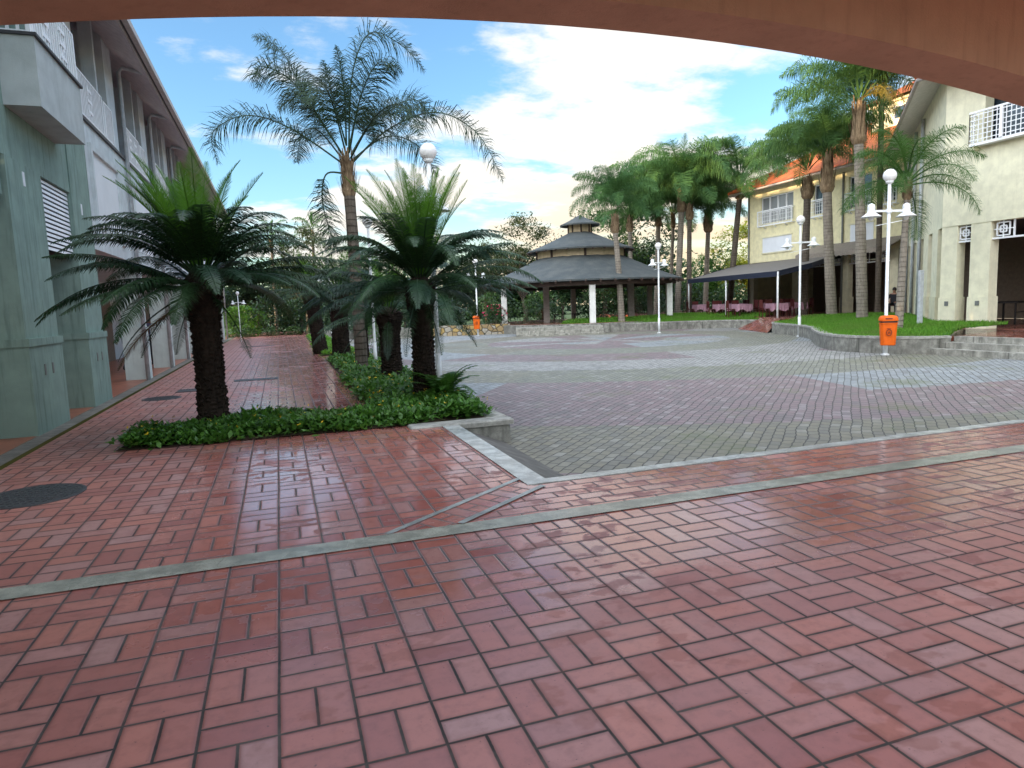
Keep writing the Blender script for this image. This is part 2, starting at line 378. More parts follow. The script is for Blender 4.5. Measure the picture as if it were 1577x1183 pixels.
M['whitefl']=plain('white_flower',(.7,.68,.62),.6)
M['skin']=plain('skin',(.30,.15,.09),.5,.05)
M['hair']=plain('dark_hair',(.015,.01,.008),.5)
M['shirtw']=plain('white_shirt',(.60,.62,.66),.8)
M['shirtb']=plain('lilac_shirt',(.20,.20,.34),.8)
M['jeans']=plain('blue_jeans',(.04,.07,.15),.85)
M['trousers']=plain('dark_trousers',(.02,.02,.028),.85)
M['blackcloth']=plain('black_cloth',(.014,.014,.018),.85)
t=NT('yellow_stone'); vo=t.n('ShaderNodeTexVoronoi',feature='F1'); t.put(vo.inputs['Vector'],t.pos()); t.put(vo.inputs['Scale'],3.2); ve=t.n('ShaderNodeTexVoronoi',feature='DISTANCE_TO_EDGE'); t.put(ve.inputs['Vector'],t.pos()); t.put(ve.inputs['Scale'],3.2)
cc=t.xyz(vo.outputs['Color']); col=t.mix(cc[0],(.46,.32,.12),(.30,.22,.12)); col=t.mix(t.ss(cc[1],.55,.7),col,(.36,.33,.27)); col=t.mix(t.ss(ve.outputs['Distance'],.02,.08,1.,0.),col,(.08,.07,.05)); t.bsdf(col,.85,.2,t.ss(ve.outputs['Distance'],0.,.15),.8,.05); M['rubble']=t.mat
M['earth']=plain('earth',(.06,.045,.03),.95,.3,.1,scale=2)
M['ground']=plain('ground_far',(.06,.09,.04),.95,.3,.1,scale=.2)
M['redsign']=plain('red_sign',(.5,.03,.02),.5)

# ------------------------------------------------------------------ ground
def sheet(poly, z): 
    mb=MB(); mb.add([(p[0],p[1],z) for p in poly],[tuple(range(len(poly)))]); return mb
struct(sheet([(-450,-450),(450,-450),(450,450),(-450,450)],-.62),'ground',M['ground'])
mb=MB(); mb.prism([(-9,-12),(40,-12),(40,5.55),(1.98,5.55),(1.98,8.95),(1.98,62),(-3.0,62),(-3.0,-12)],-.6,0); 
struct(mb,'brick_pavement',M['brick'])
struct(sheet([(-3.32,-12),(-3.08,-12),(-3.08,62),(-3.32,62)],.004),'concrete_edging',M['edging'])
struct(sheet([(2.1,4.76),(40,4.76),(40,5.55),(2.06,5.55),(1.4,5.05),(1.0,4.76)],.004),'brick_border_path',M['brickrow'])
struct(sheet([(-9,4.55),(40,4.55),(40,4.755),(-9,4.755)],.008),'concrete_strip',M['strip'])
def ribbon(a,b,w,z):
    a=V((a[0],a[1],0)); b=V((b[0],b[1],0)); n=(b-a).normalized().cross(V((0,0,1)))*w/2
    return sheet([(a-n)[:2],(a+n)[:2],(b+n)[:2],(b-n)[:2]][::-1],z)
struct(ribbon((1.99,5.80),(.62,4.757),.055,.010),'thin_strip',M['thin'])
struct(ribbon((2.10,5.47),(1.16,4.757),.055,.014),'thin_strip',M['thin'])
a=[(1.12,4.757),(2.05,5.45),(1.93,5.72),(.67,4.757)]
struct(sheet(a,.006),'diagonal_brick_path',M['brickdiag'])
# kerbs at the sunken plaza corner and the sloping gutter
mb=MB(); mb.box(1.98,5.55,-.6,2.2,8.95,.012); struct(mb,'kerb',M['kerb'])
mb=MB(); mb.box(2.2,5.55,-.6,40,5.69,.010); struct(mb,'kerb',M['kerb'])
mb=MB(); mb.add([(2.2,5.69,-.03),(2.2,8.87,-.03),(2.85,8.87,-.294),(2.85,5.69,-.294),(2.2,5.69,-.6),(2.2,8.87,-.6),(2.85,8.87,-.6),(2.85,5.69,-.6)],[(0,3,2,1),(0,4,7,3),(1,2,6,5)]); struct(mb,'gutter_slope',M['ramp'])
struct(sheet([(2.2,5.6),(40,5.6),(40,60),(-3,75),(1.98,60)],-.3),'plaza',M['plaza'])
struct(sheet([(-9,-12),(-3.32,-12),(-3.32,62),(-9,62)],.006),'arcade_floor',M['arcfloor'])
# terraces
mb=MB(); mb.prism([(18.9,5.6),(60,5.6),(60,29.5),(30,29.2),(24.6,29.0),(23.6,28.0),(21.9,24.0),(20,21.3),(18.0,18.0),(17.95,15.7),(18.9,15.1)],-.5,.18); struct(mb,'terrace',M['terrace'])
mb=MB(); mb.prism([(24.6,29.05),(60,29.55),(60,60),(29,60),(27,44),(27.2,36),(26.6,32.9)],-.5,.36); struct(mb,'restaurant_terrace',M['terrace'])
mb=MB(); mb.add([(23.3,28.5,-.29),(25.2,33.4,-.29),(26.6,32.9,.362),(24.6,29.05,.362)],[(0,3,2,1)]); struct(mb,'brick_ramp',M['terrace'])
mb=MB()
for k,(x,z) in enumerate([(18.0,-.13),(18.35,.04),(18.7,.205)]):
    mb.box(x,5.7,-.5,18.95,15.12-.18*k if k else 15.2,z)
tag(mb.build('stone_steps',M['stepc']),'three weathered concrete steps rising to the right hand terrace','steps')

# ------------------------------------------------------------------ curved planter walls and lawns
def planter(name, pts, label, h0=-.45, h1=.22, th=.28):
    # pts ordered with the lawn on the left hand side
    P=[V((a,b,0)) for a,b in pts]
    # smooth
    Q=[]
    for i in range(len(P)-1):
        p0=P[max(i-1,0)];p1=P[i];p2=P[i+1];p3=P[min(i+2,len(P)-1)]
        for k in range(5):
            t=k/5; Q.append(.5*((2*p1)+(p2-p0)*t+(2*p0-5*p1+4*p2-p3)*t*t+(3*p1-p0-3*p2+p3)*t**3))
    Q.append(P[-1])
    def strip(wo,wi,z0,z1):
        mb=MB(); vs=[];n=len(Q)
        for i,q in enumerate(Q):
            t=(Q[min(i+1,n-1)]-Q[max(i-1,0)]).normalized(); nn=V((-t.y,t.x,0))
            for w,z in ((wo,z0),(wo,z1),(wi,z1),(wi,z0)): vs.append((q.x+nn.x*w,q.y+nn.y*w,z))
        fs=[]
        for i in range(n-1):
            for k in range(3): fs.append((i*4+k,(i+1)*4+k,(i+1)*4+k+1,i*4+k+1))
        fs += [(0,1,2,3),(n*4-1,n*4-2,n*4-3,n*4-4)]
        mb.add(vs,fs); return mb
    root=empty(name,(0,0,0),label,'planter wall')
    strip(0,th,h0,h1-.07).build('wall',M['wallstone'],root)
    strip(-.04,th+.02,h1-.068,h1).build('cap',M['stonecap'],root)
    return Q
WA=[(18.75,15.12),(18.2,15.3),(17.75,15.9),(17.5,16.8),(17.65,18.0),(18.6,19.6),(20.0,21.4),(21.1,22.7),(21.95,24.1),(22.85,26.0),(23.6,28.0),(24.6,29.1),(25.8,29.4)]
QA=planter('planter_wall',WA[::-1][::-1],'curved concrete planter wall round the lawn behind the orange bin')
WB=[(26.7,32.9),(26.5,34.2),(25.8,35.3),(24.0,36.7),(20.6,38.0),(17.8,38.8),(16.6,39.6)]
QB=planter('planter_wall',WB,'low straight planter wall below the lawn in front of the pavilion',-.45,.2)
def lawn(Q, inner, name, zin, glabel, nblade, hump=0., zo=.15):
    n=len(Q); I=[V((a,b,0)) for a,b in inner]
    # resample inner polyline to n points
    L=[0]
    for i in range(1,len(I)): L.append(L[-1]+(I[i]-I[i-1]).length)
    def at(s):
        s*=L[-1]
        for i in range(1,len(I)):
            if s<=L[i]+1e-9: return I[i-1].lerp(I[i],(s-L[i-1])/(L[i]-L[i-1]))
        return I[-1]
    K=8; vs=[];fs=[]
    for i,q in enumerate(Q):
        t=(Q[min(i+1,n-1)]-Q[max(i-1,0)]).normalized(); q2=q+V((-t.y,t.x,0))*.2
        e=at(i/(n-1))
        for k in range(K+1):
            f=k/K; p=q2.lerp(e,f); z=zo+(zin-zo)*min(1,f*1.6)+hump*math.sin(PI*f)+random.uniform(-.015,.015)
            vs.append((p.x,p.y,z))
    for i in range(n-1):
        for k in range(K): fs.append((i*(K+1)+k,(i+1)*(K+1)+k,(i+1)*(K+1)+k+1,i*(K+1)+k+1))
    mb=MB(); mb.add(vs,fs); struct(mb,name,M['lawn'],True)
    g=MB(); ar=[]
    for f in fs:
        a,b,c,d=[V(vs[i]) for i in f]; ar.append(((b-a).cross(d-a).length+(b-c).cross(d-c).length)/2)
    cs=np.cumsum(ar); rng=random.Random(len(fs))
    for _ in range(nblade):
        f=fs[int(np.searchsorted(cs,rng.random()*cs[-1]))]; a,b,c,d=[V(vs[i]) for i in f]
        u,v=rng.random(),rng.random(); p=a.lerp(b,u).lerp(d.lerp(c,u),v)
        an=rng.random()*2*PI; w=rng.uniform(.012,.03); h=rng.uniform(.05,.14); dx=V((math.cos(an),math.sin(an),0))
        tip=p+V((rng.uniform(-.08,.08),rng.uniform(-.08,.08),h))
        g.add([p-dx*w-V((0,0,.02)),p+dx*w-V((0,0,.02)),tip],[(0,1,2)])
    tag(g.build('grass',M['grass']),glabel,'grass',kind='stuff')
lawn(QA,[(19.3,15.2),(20.6,15.35),(22.3,15.7),(22.5,18.6),(25.5,21.6),(29.0,25.2),(30.6,27.6),(28.6,29.3),(26.2,29.6)],'lawn',.40,'bright green grass on the raised lawn around the palms by the orange bin',30000,.02)
lawn(QB,[(27.6,33.2),(28.2,36),(28.6,41),(27.5,44.5),(25.4,41.5),(22.4,39.4),(17.6,39.9)],'lawn',.42,'green grass on the mound in front of the pavilion',22000,.10)

# ------------------------------------------------------------------ cycad and palm fronds
def frond(mb, base, az, e0, L, droop, p=1.6, n=50, ll=.2, lw=.016, fwd=.45, plum=.05, vup=.25, sag=.25, pet=.1, rw=.016, rng=random, twist=0., path=None, seg=16, prof=.9):
    pts=[]
    if path:
        P=[V(q) for q in path]
        for i in range(len(P)-1):
            p0=P[max(i-1,0)];p1=P[i];p2=P[i+1];p3=P[min(i+2,len(P)-1)]
            for k in range(6):
                t=k/6; pts.append(.5*((2*p1)+(p2-p0)*t+(2*p0-5*p1+4*p2-p3)*t*t+(3*p1-p0-3*p2+p3)*t**3))
        pts.append(P[-1]); seg=len(pts)-1
    else:
        q=V(base); pts=[q.copy()]
        for k in range(seg):
            s=(k+.5)/seg; e=e0-droop*s**p; a=az+twist*s
            q=q+V((math.cos(a)*math.cos(e),math.sin(a)*math.cos(e),math.sin(e)))*(L/seg); pts.append(q.copy())
    cum=[0]
    for i in range(seg): cum.append(cum[-1]+(pts[i+1]-pts[i]).length)
    tot=cum[-1]
    mb.tube(pts,[rw*(1-.85*cum[i]/tot)+.002 for i in range(seg+1)],3,False)
    for k in range(n):
        s=pet+(1-pet)*(k+.5)/n; d=s*tot
        i=0
        while i<seg-1 and cum[i+1]<d: i+=1
        f=(d-cum[i])/max(1e-6,cum[i+1]-cum[i]); b=pts[i].lerp(pts[i+1],f); T=(pts[i+1]-pts[i]).normalized()
        S=T.cross(V((0,0,1)))
        if S.length<.15: S=T.cross(V((math.cos(az),math.sin(az),.3)))
        S.normalize(); U=S.cross(T).normalized()
        x=(s-pet)/(1-pet); l=ll*(.28+.72*math.sin(PI*min(1,(.12+x*.86)))**prof)
        if x>.85: l*=1-.5*(x-.85)/.15
        for sd in (-1,1):
            lv=l*rng.uniform(.85,1.1)
            dv=(S*sd+U*(vup+rng.uniform(-plum,plum))+T*(fwd+x*.35+rng.uniform(-.1,.1))).normalized()
            m=b+dv*lv*.5; d2=(dv+V((0,0,-sag*rng.uniform(.6,1.5)))).normalized(); tip=m+d2*lv*.5
            w=T*lw*.5
            mb.add([b-w*.7,b+w*.7,m+w,m-w,tip],[(0,1,2,3),(3,2,4)])

def cyc_trunk(h, r, seed, flare=1.35):
    rng=random.Random(seed); mb=MB(); N=14
    prof=[(r*1.12,-.15),(r*1.12,.05),(r,.25*h),(r*.96,.5*h),(r*1.0,.75*h),(r*flare,.93*h),(r*flare*.9,1.02*h),(r*.5,1.1*h)]
    mb.lathe(prof,N)
    nr=int(h/.055); 
    for k in range(nr):                                   # old leaf bases spiralling round the stem
        z=.03+k*.055; f=z/h
        rr=r*(1.1-.12*min(1,f*3)) if f<.7 else r*(1+(flare-1)*min(1,(f-.7)/.23))
        for i in range(15):
            a=2*PI*(i+.5*(k%2))/15+rng.uniform(-.2,.2); c,s=math.cos(a),math.sin(a); w=rr*.2
            o=rr*.96; u=rr+rng.uniform(.004,.034); zz=z+rng.uniform(-.02,.02)
            mb.add([(c*o-s*w,s*o+c*w,zz),(c*o+s*w,s*o-c*w,zz),(c*u+s*w*.7,s*u-c*w*.7,zz+.035),(c*u-s*w*.7,s*u+c*w*.7,zz+.035),(c*o,s*o,zz+.07)],[(0,1,2,3),(3,2,4),(0,3,4),(1,4,2)])
    return mb
def cycad(loc, h, r, L, seed, label, nlow=22, nmid=20, nyoung=18, yl=.85, az0=0., lean=(0,0), ypitch=80, n=100, ydir=None):
    rng=random.Random(seed); root=empty('cycad_palm',loc,label,'cycad','cycads growing in the planted bed'); root.rotation_euler=(lean[0],lean[1],0)
    cyc_trunk(h,r,seed).build('trunk',M['cyctrunk'],root)
    mb=MB()
    for k in range(nlow):
        az=az0+2*PI*k/nlow+rng.uniform(-.15,.15); e=R(rng.uniform(4,38)); l=L*rng.uniform(.88,1.08)
        b=(math.cos(az)*r*.9,math.sin(az)*r*.9,h*.97+rng.uniform(-.05,.08))
        frond(mb,b,az,e,l,R(rng.uniform(40,72)),1.5,n,.28,.0165,.45,.1,-.12,.8,.12,.015,rng,rng.uniform(-.2,.2))
    for k in range(nmid):
        az=az0+2*PI*(k+.5)/nmid+rng.uniform(-.2,.2); e=R(rng.uniform(40,68)); l=L*rng.uniform(.8,1.0)
        b=(math.cos(az)*r*.6,math.sin(az)*r*.6,h*1.05+rng.uniform(0,.08))
        frond(mb,b,az,e,l,R(rng.uniform(65,105)),1.4,n,.27,.016,.45,.1,-.02,.6,.12,.015,rng,rng.uniform(-.2,.2))
    for k in range(4):                                    # sagging old leaves
        az=rng.uniform(0,2*PI); b=(math.cos(az)*r,math.sin(az)*r,h*.92)
        frond(mb,b,az,R(-25),L*.7,R(40),1.2,40,.17,.015,.5,.06,.1,.4,.12,.014,rng)
    mb.build('crown',M['cycleaf'],root)
    mb=MB()
    for k in range(nyoung):
        az=2*PI*k/nyoung+rng.uniform(-.25,.25); e=R(rng.uniform(ypitch-22,ypitch+7)); l=L*yl*rng.uniform(.8,1.08)
        if ydir is not None and k%3: az=ydir+rng.uniform(-1.,1.); e=R(rng.uniform(ypitch-26,ypitch+4))
        b=(math.cos(az)*r*.35,math.sin(az)*r*.35,h*1.08)
        frond(mb,b,az,e,l,R(rng.uniform(5,34)),1.6,n,.21,.0095,.7,.12,.3,.08,.1,.013,rng,0)
    mb.build('young_leaves',M['cycyoung'],root)
    return root
c1=cycad((-.95,10.25,.0),2.05,.185,1.8,11,'large cycad with thick black trunk nearest the grey green building',29,25,34,.86,.1,ydir=2.6)
mb=MB(); rng=random.Random(4)
frond(mb,(-.22,-.1,1.75),R(215),R(-22),1.25,R(40),1.2,44,.2,.016,.5,.06,.1,.4,.1,.014,rng); mb.build('dry_frond',M['cycdry'],c1)
c2=cycad((2.25,11.25,.0),1.95,.18,1.95,23,'cycad with bright upright new leaves beside the sunken corner of the plaza',29,25,36,.92,.05)
c3=cycad((2.3,15.1,.0),1.5,.215,1.75,31,'shorter cycad just behind the pair of nearest cycads',18,14,10,.7,.3,n=44)
cycad((1.85,22.6,.0),2.2,.27,1.9,37,'cycad with stout brown trunk standing behind the tall feathery palm',18,16,12,.8,.2,n=40)
cycad((2.2,19.6,.0),2.25,.15,1.5,38,'thin dark trunked cycad pressed close to the tall feathery palm trunk',14,10,8,.8,.2,n=36)
cycad((1.45,27.0,.0),2.4,.25,1.9,41,'leaning cycad at the far end of the bed beside the brick walk',18,14,9,.8,.5,lean=(.03,-.10),n=36)

# queen palms
def ptrunk(pts, r0, r1, n=12):
    mb=MB(); m=18; P=[V(p) for p in pts]
    Q=[]
    for i in range(m+1):
        t=i/m; q=P[0]*(1-t)**2+P[1]*2*t*(1-t)+P[2]*t*t; Q.append(q)
    rad=[]
    for i in range(m+1):
        t=i/m; r=r0+(r1-r0)*t
        if t<.08: r+=r0*.35*(1-t/.08)**2
        rad.append(r*(1+.025*math.sin(i*2.3)))
    mb.tube(Q,rad,n); return mb
def sheath(top, r, h, seed):
    rng=random.Random(seed); mb=MB(); x,y,z=top
    mb.lathe([(r*.85,-h*.12),(r*1.12,-h*.04),(r*1.3,h*.06),(r*1.12,h*.3),(r*.85,h*.6),(r*.6,h*.9),(r*.3,h*1.2)],12,(x,y,z))
    for k in range(60):
        a=rng.random()*2*PI; f=rng.random(); zz=z+h*f*.8; rr=r*(1.3-.65*f)*.92; c,s=math.cos(a),math.sin(a); l=rng.uniform(.25,.5)*h+.1
        o=rr+rng.uniform(.02,.15); w=r*rng.uniform(.12,.28)
        mb.add([(x+c*rr-s*w,y+s*rr+c*w,zz),(x+c*rr+s*w,y+s*rr-c*w,zz),(x+c*o+s*w*.5,y+s*o-c*w*.5,zz+l),(x+c*o-s*w*.5,y+s*o+c*w*.5,zz+l)],[(0,1,2,3)])
        mb.add([(x+c*(rr+.03)-s*w,y+s*(rr+.03)+c*w,zz),(x+c*(rr+.03)+s*w,y+s*(rr+.03)-c*w,zz),(x+c*(o+.02),y+s*(o+.02),zz+l)],[(0,1,2)])
    return mb
def crown_mesh(seed, L=3.6, nf=26, n=110, ll=1.0, sag=2.2, emin=12, emax=84, droop=(95,150), lw=.03, mat='palmleaf', name='crown', young=3, plum=.6):
    rng=random.Random(seed); mb=MB()
    for k in range(nf):
        az=2*PI*k*.382+rng.uniform(-.2,.2); f=(k+.5)/nf; e=R(emin+(emax-emin)*f**.9+rng.uniform(-8,8)); l=L*rng.uniform(.8,1.05)
        frond(mb,(math.cos(az)*.12,math.sin(az)*.12,.1+.5*f),az,e,l,R(rng.uniform(*droop)),1.35,n,ll,lw,.4,plum,.0,sag,.2,.03,rng,rng.uniform(-.25,.25))
    for k in range(young):
        az=rng.random()*2*PI; frond(mb,(0,0,.5),az,R(80),L*.6,R(12),1.5,30,ll*.4,lw,.9,.3,.1,.1,.2,.025,rng)
    me=mb.build(name,M[mat]); return me
def palm(name, base, head, r0, r1, label, crown, cs=1., rz=0., bark='ptrunk', sh=(1.,.9), seed=1, bend=0., group=None, cz=.7):
    root=empty(name,base,label,'palm tree',group)
    b=V(base); hd=V(head)-b; mid=hd*.5+V((bend,0,0))
    ptrunk([(0,0,-.3),mid,hd],r0,r1).build('trunk',M[bark],root)
    sheath(hd-V((0,0,.1)),r1*sh[0],sh[1],seed).build('leaf_bases',M['sheath'],root)
    c=crown.copy(); COL.objects.link(c); c.parent=root; c.location=hd+V((0,0,sh[1]*cz)); c.rotation_euler=(0,0,rz); c.scale=(cs,cs,cs)
    return root
CW=[crown_mesh(101),crown_mesh(102,3.6,24,105,1.0,2.4,5,80),crown_mesh(103,3.9,28,110,.95,2.,15,84),crown_mesh(104,4.4,24,125,1.05,2.,44,87,(95,138)),crown_mesh(106,4.2,19,120,1.0,2.2,30,86,(105,155)),crown_mesh(107,4.5,21,120,1.05,1.8,40,88,(92,135))]
CS=crown_mesh(105,2.5,18,110,.7,1.0,-5,80,(65,110),.014,'palmlight')
g='tall palms on the right hand lawns'
palm('feather_palm',(19.5,17.4,.3),(19.66,17.35,4.65),.14,.085,'slim young palm with light green crown just right of the orange bin',CS,1.,.4,'ptrunk',(1.1,.5),1,0,g,.3)
pB=palm('feather_palm',(25.2,24.4,.3),(24.85,24.5,8.35),.25,.20,'tall thick palm trunk straight left of the near lamp post',CW[3],1.,.3,'ptrunk',(1.3,1.5),2,0,g,.95)
palm('feather_palm',(27.8,28.9,.3),(27.4,29.0,7.05),.28,.22,'thick leaning palm with big ragged collar of leaf bases, left of the straight thick one',CW[3],1.0,1.6,'ptrunk',(1.3,1.6),3,-.1,g,.95)
palm('feather_palm',(29.5,33,.3),(29.7,32.95,7.3),.26,.19,'palm rising behind the lamp post beside the brick ramp',CW[5],.95,2.6,'ptrunkd',(1.4,1.0),4,.05,g,1.3)
palm('feather_palm',(31,29,.3),(30.93,29.02,11.6),.15,.14,'thin dark palm trunk seen directly behind the near lamp post',CW[3],.8,.9,'ptrunkd',(1.2,.8),5,0,g)
palm('feather_palm',(32,43.5,.3),(32.85,43.3,8.9),.24,.19,'dark slender palm at the far corner of the cream building',CW[4],1.3,4.1,'ptrunkd',(1.3,.9),6,0,g)
palm('feather_palm',(33.4,48.5,.3),(33.6,48.3,7.1),.22,.17,'bulb necked palm between the dark awning and the twin palms',CW[5],.95,5.,'ptrunk',(1.7,1.3),7,0,g)
palm('feather_palm',(28.9,45.6,.3),(29.25,45.4,8.3),.23,.21,'pale front trunk of the twin palms right of the pavilion',CW[4],1.4,5.7,'ptrunk',(1.35,1.6),8,0,g)
palm('feather_palm',(29.5,44.9,.3),(29.6,44.9,7.6),.2,.16,'brown right hand trunk of the twin palms',CW[5],1.25,2.2,'ptrunkd',(1.4,1.),9,0,g)
palm('feather_palm',(29.1,49,.3),(29.35,48.9,7.6),.22,.17,'palm right behind the small lamp post in front of the pavilion',CW[5],1.4,3.3,'ptrunk',(1.3,1.2),10,0,g)
palm('feather_palm',(31.6,51,.3),(31.9,50.8,7.7),.16,.13,'thin pale palm left of the twin palms and behind them',CW[4],1.25,.3,'ptrunk',(1.2,1.0),11,0,g)
palm('feather_palm',(26.1,47.6,.3),(26.0,47.5,7.0),.2,.16,'slender grey palm close against the right side of the pavilion roof',CW[4],1.0,1.2,'ptrunk',(1.2,1.0),12,0,g)
palm('feather_palm',(20.4,38.5,.35),(20.1,38.6,5.95),.21,.15,'pale palm standing in front of the pavilion on the grass mound',CW[5],.8,2.0,'ptrunk',(1.3,.9),13,.1,g,1.5)
for o in CW+[CS]: bpy.data.objects.remove(o)
# golden hanging frond on the thick straight palm
mb=MB(); rng=random.Random(9); 
for a,e in ((R(-100),35),(R(-80),20),(R(-60),30)):
    frond(mb,(-.3,0,9.7),a,R(e),2.2,R(120),1.2,46,.6,.03,.5,.6,.05,1.1,.16,.03,rng)
mb.build('golden_fronds',M['palmgold'],pB)

# tall feathery palm in the bed, fronds modelled one by one (right, towards the far side, up)
tp=empty('feather_palm',(1.9,17.55,0),'tall feathery palm standing alone between the cycads against the sky','palm tree',None,R(-18.6))
ptrunk([(0.02,0,-.1),(.02,0,2.2),(-.03,0,4.5)],.165,.135).build('trunk',M['ptrunkd'],tp)
sheath((-.03,0,4.45),.135,.85,77).build('leaf_bases',M['sheath'],tp)
FR=[ [(-.1,0,.2),(-1.2,-.3,.95),(-2.1,-.5,1.2),(-2.85,-.6,.85),(-2.8,-.6,.2)],
     [(.1,0,.2),(1.0,-.2,.85),(2.15,-.4,1.15),(3.1,-.5,.65),(3.65,-.6,-.4)],
     [(-.1,0,.4),(-.95,.3,1.75),(-1.5,.5,2.85),(-2.15,.6,3.25)],
     [(-.1,0,.4),(-.9,-.6,1.75),(-1.55,-1.0,2.05),(-1.6,-1.1,1.6)],
     [(.05,0,.5),(.2,.2,2.2),(.65,.4,3.15),(1.4,.5,2.85),(1.85,.6,2.35)],
     [(.1,0,.4),(.6,.6,1.3),(1.5,1.1,1.85),(2.0,1.3,1.35)],
     [(0,.1,.4),(.1,.9,1.5),(.15,1.9,1.9),(.2,2.7,1.3)],
     [(0,-.1,.4),(-.1,-.8,1.4),(-.2,-1.6,1.6),(-.25,-2.2,.9)],
     [(.1,-.1,.3),(.9,-.9,1.0),(1.6,-1.6,1.0),(2.0,-2.0,.3)],
     [(-.1,.1,.3),(-.9,1.0,1.2),(-1.5,1.7,1.3),(-1.8,2.1,.7)],
     [(.1,.1,.3),(.8,1.0,1.0),(1.5,1.7,.9),(1.9,2.0,.2)],
     [(-.15,0,.0),(-.5,-.1,-.05),(-.6,-.15,-.7),(-.35,-.2,-1.7)],
     [(-.1,.1,.4),(-.7,.5,1.3),(-1.3,.8,1.9),(-1.8,.9,1.7)],[(.1,-.2,.4),(.5,-.5,1.5),(1.0,-.8,2.1),(1.5,-.9,1.9)],
     [(0,0,.6),(-.25,.1,1.6),(-.45,.15,2.5)], [(0,0,.6),(.05,-.1,1.8),(-.05,-.15,2.7)] ]
rng=random.Random(55)
for i,P in enumerate(FR):
    mb=MB(); P=[(a*1.04-.03,b*1.04,c*1.08+4.95) for a,b,c in P]
    frond(mb,(0,0,0),0,0,1,0,path=P,n=160,ll=.80 if i<14 else .45,lw=.0175,fwd=.42,plum=.9,vup=.05,sag=.8,pet=.22,rw=.026,rng=rng)
    mb.build('frond',M['palmleafd'],tp)

# ------------------------------------------------------------------ planted bed
def leafblob(mb, rng, p, s, flat=.5):
    a=rng.random()*2*PI; tl=rng.uniform(-.2,1.0)
    d=V((math.cos(a)*math.cos(tl),math.sin(a)*math.cos(tl),math.sin(tl))); sd=V((-math.sin(a),math.cos(a),rng.uniform(-.5,.5))).normalized()
    l=s*rng.uniform(.7,1.3); w=l*.28
    mb.add([p-d*.1*l,p+d*l*.45+sd*w,p+d*l,p+d*l*.45-sd*w],[(0,1,2,3)])
def cover(name, regions, label, dens, hgt, s, flowers=0, seed=1, mats=('hedge','hedgef')):
    rng=random.Random(seed); mb=MB()
    for (x0,y0,x1,y1,h) in regions:
        N=int(abs((x1-x0)*(y1-y0))*dens)
        for _ in range(N):
            x=rng.uniform(x0,x1); y=rng.uniform(y0,y1)
            e=min(x-x0,x1-x,y-y0,y1-y)
            if e<.10+.10*math.sin(x*5.3+y*3.1)*math.sin(y*6.1-x*2.3) and rng.random()<.85: continue
            lump=.75+.25*math.sin(x*3.1+1.3*math.sin(y*2.2))*math.cos(y*2.7+.7)
            hh=h*lump*min(1,.45+e*3); ox=rng.uniform(-.06,.06); oy=rng.uniform(-.06,.06)
            z=hh*(rng.random()**.45)*(1.5 if rng.random()<.02 else 1)
            leafblob(mb,rng,V((x+ox,y+oy,z)),s*rng.choice((.7,.9,1.,1.3)))
        mb.mi=1
        for _ in range(int(N*flowers)):
            x=rng.uniform(x0,x1); y=rng.uniform(y0,y1); z=h*(.85+.25*rng.random())
            for q in range(2): leafblob(mb,rng,V((x,y,z)),s*.45)
        mb.mi=0
    return tag(mb.build(name,[M[mats[0]],M[mats[1]]]),label,'ground cover',kind='stuff')
BED=[(-2.0,9.22,2.0,10.55,.23),(2.0,9.2,2.85,10.9,.27),(-1.75,9.15,2.0,9.3,.17)]
cover('ground_cover',BED,'low leafy green ground cover with tiny yellow flowers round the two nearest cycads',3400,.3,.078,.003,3)
cover('ground_cover',[(1.2,10.5,2.85,16.5,.27),(1.4,16.5,2.85,23.2,.24)],'low green ground cover in the long bed below the tall feathery palm',1300,.26,.09,.006,4)
cover('ground_cover',[(1.35,25.5,2.8,34,.16),(1.6,34,2.8,46,.14)],'bright grass like ground cover at the far end of the long bed',420,.15,.11,0,5,('grass','hedgef'))
struct(sheet([(-1.98,9.24),(2.0,9.18),(2.86,9.18),(2.86,23.2),(1.4,23.2),(1.3,10.5),(-1.9,10.5)],.012),'bed_soil',M['earth'])
struct(sheet([(1.35,25.5),(2.86,25.5),(2.86,46),(1.6,46)],.012),'bed_soil',M['earth'])
pw=empty('planter_kerb',(0,0,0),'concrete kerb at the planted corner above the sunken plaza','kerb')
mb=MB(); mb.cbox(2.2,8.88,-.5,2.95,9.14,-.05,.02); mb.box(2.72,9.14,-.5,2.95,46,-.05); mb.build('wall',M['wallstone'],pw)
mb=MB(); mb.cbox(1.55,8.86,-.048,3.0,9.16,.03,.02); mb.cbox(2.70,9.162,-.048,3.0,46,.03,.02); mb.build('cap',M['stonecap'],pw)
# small fern beside the second cycad
fe=MB(); rng=random.Random(12)
for k in range(34): frond(fe,(2.5,10.9,.1),rng.uniform(-3.1,3.1),R(rng.uniform(25,80)),rng.uniform(.5,.85),R(70),1.3,26,.15,.024,.4,.1,.1,.3,.1,.008,rng)
tag(fe.build('fern',M['hedge']),'bushy green fern at the foot of the cycad by the plaza corner','fern')
mb=MB(); rng=random.Random(2)
mb.tube([(.55,10.95,.03),(.72,11.0,.05),(.9,10.98,.04),(1.05,11.1,.06)],.012,5)
for k in range(9): leafblob(mb,rng,V((.55+.06*k,10.97+rng.uniform(-.05,.05),.04)),.14)
tag(mb.build('dry_leaf',M['cycdry']),'curled brown dry leaf lying on the bricks behind the hedge','leaf')
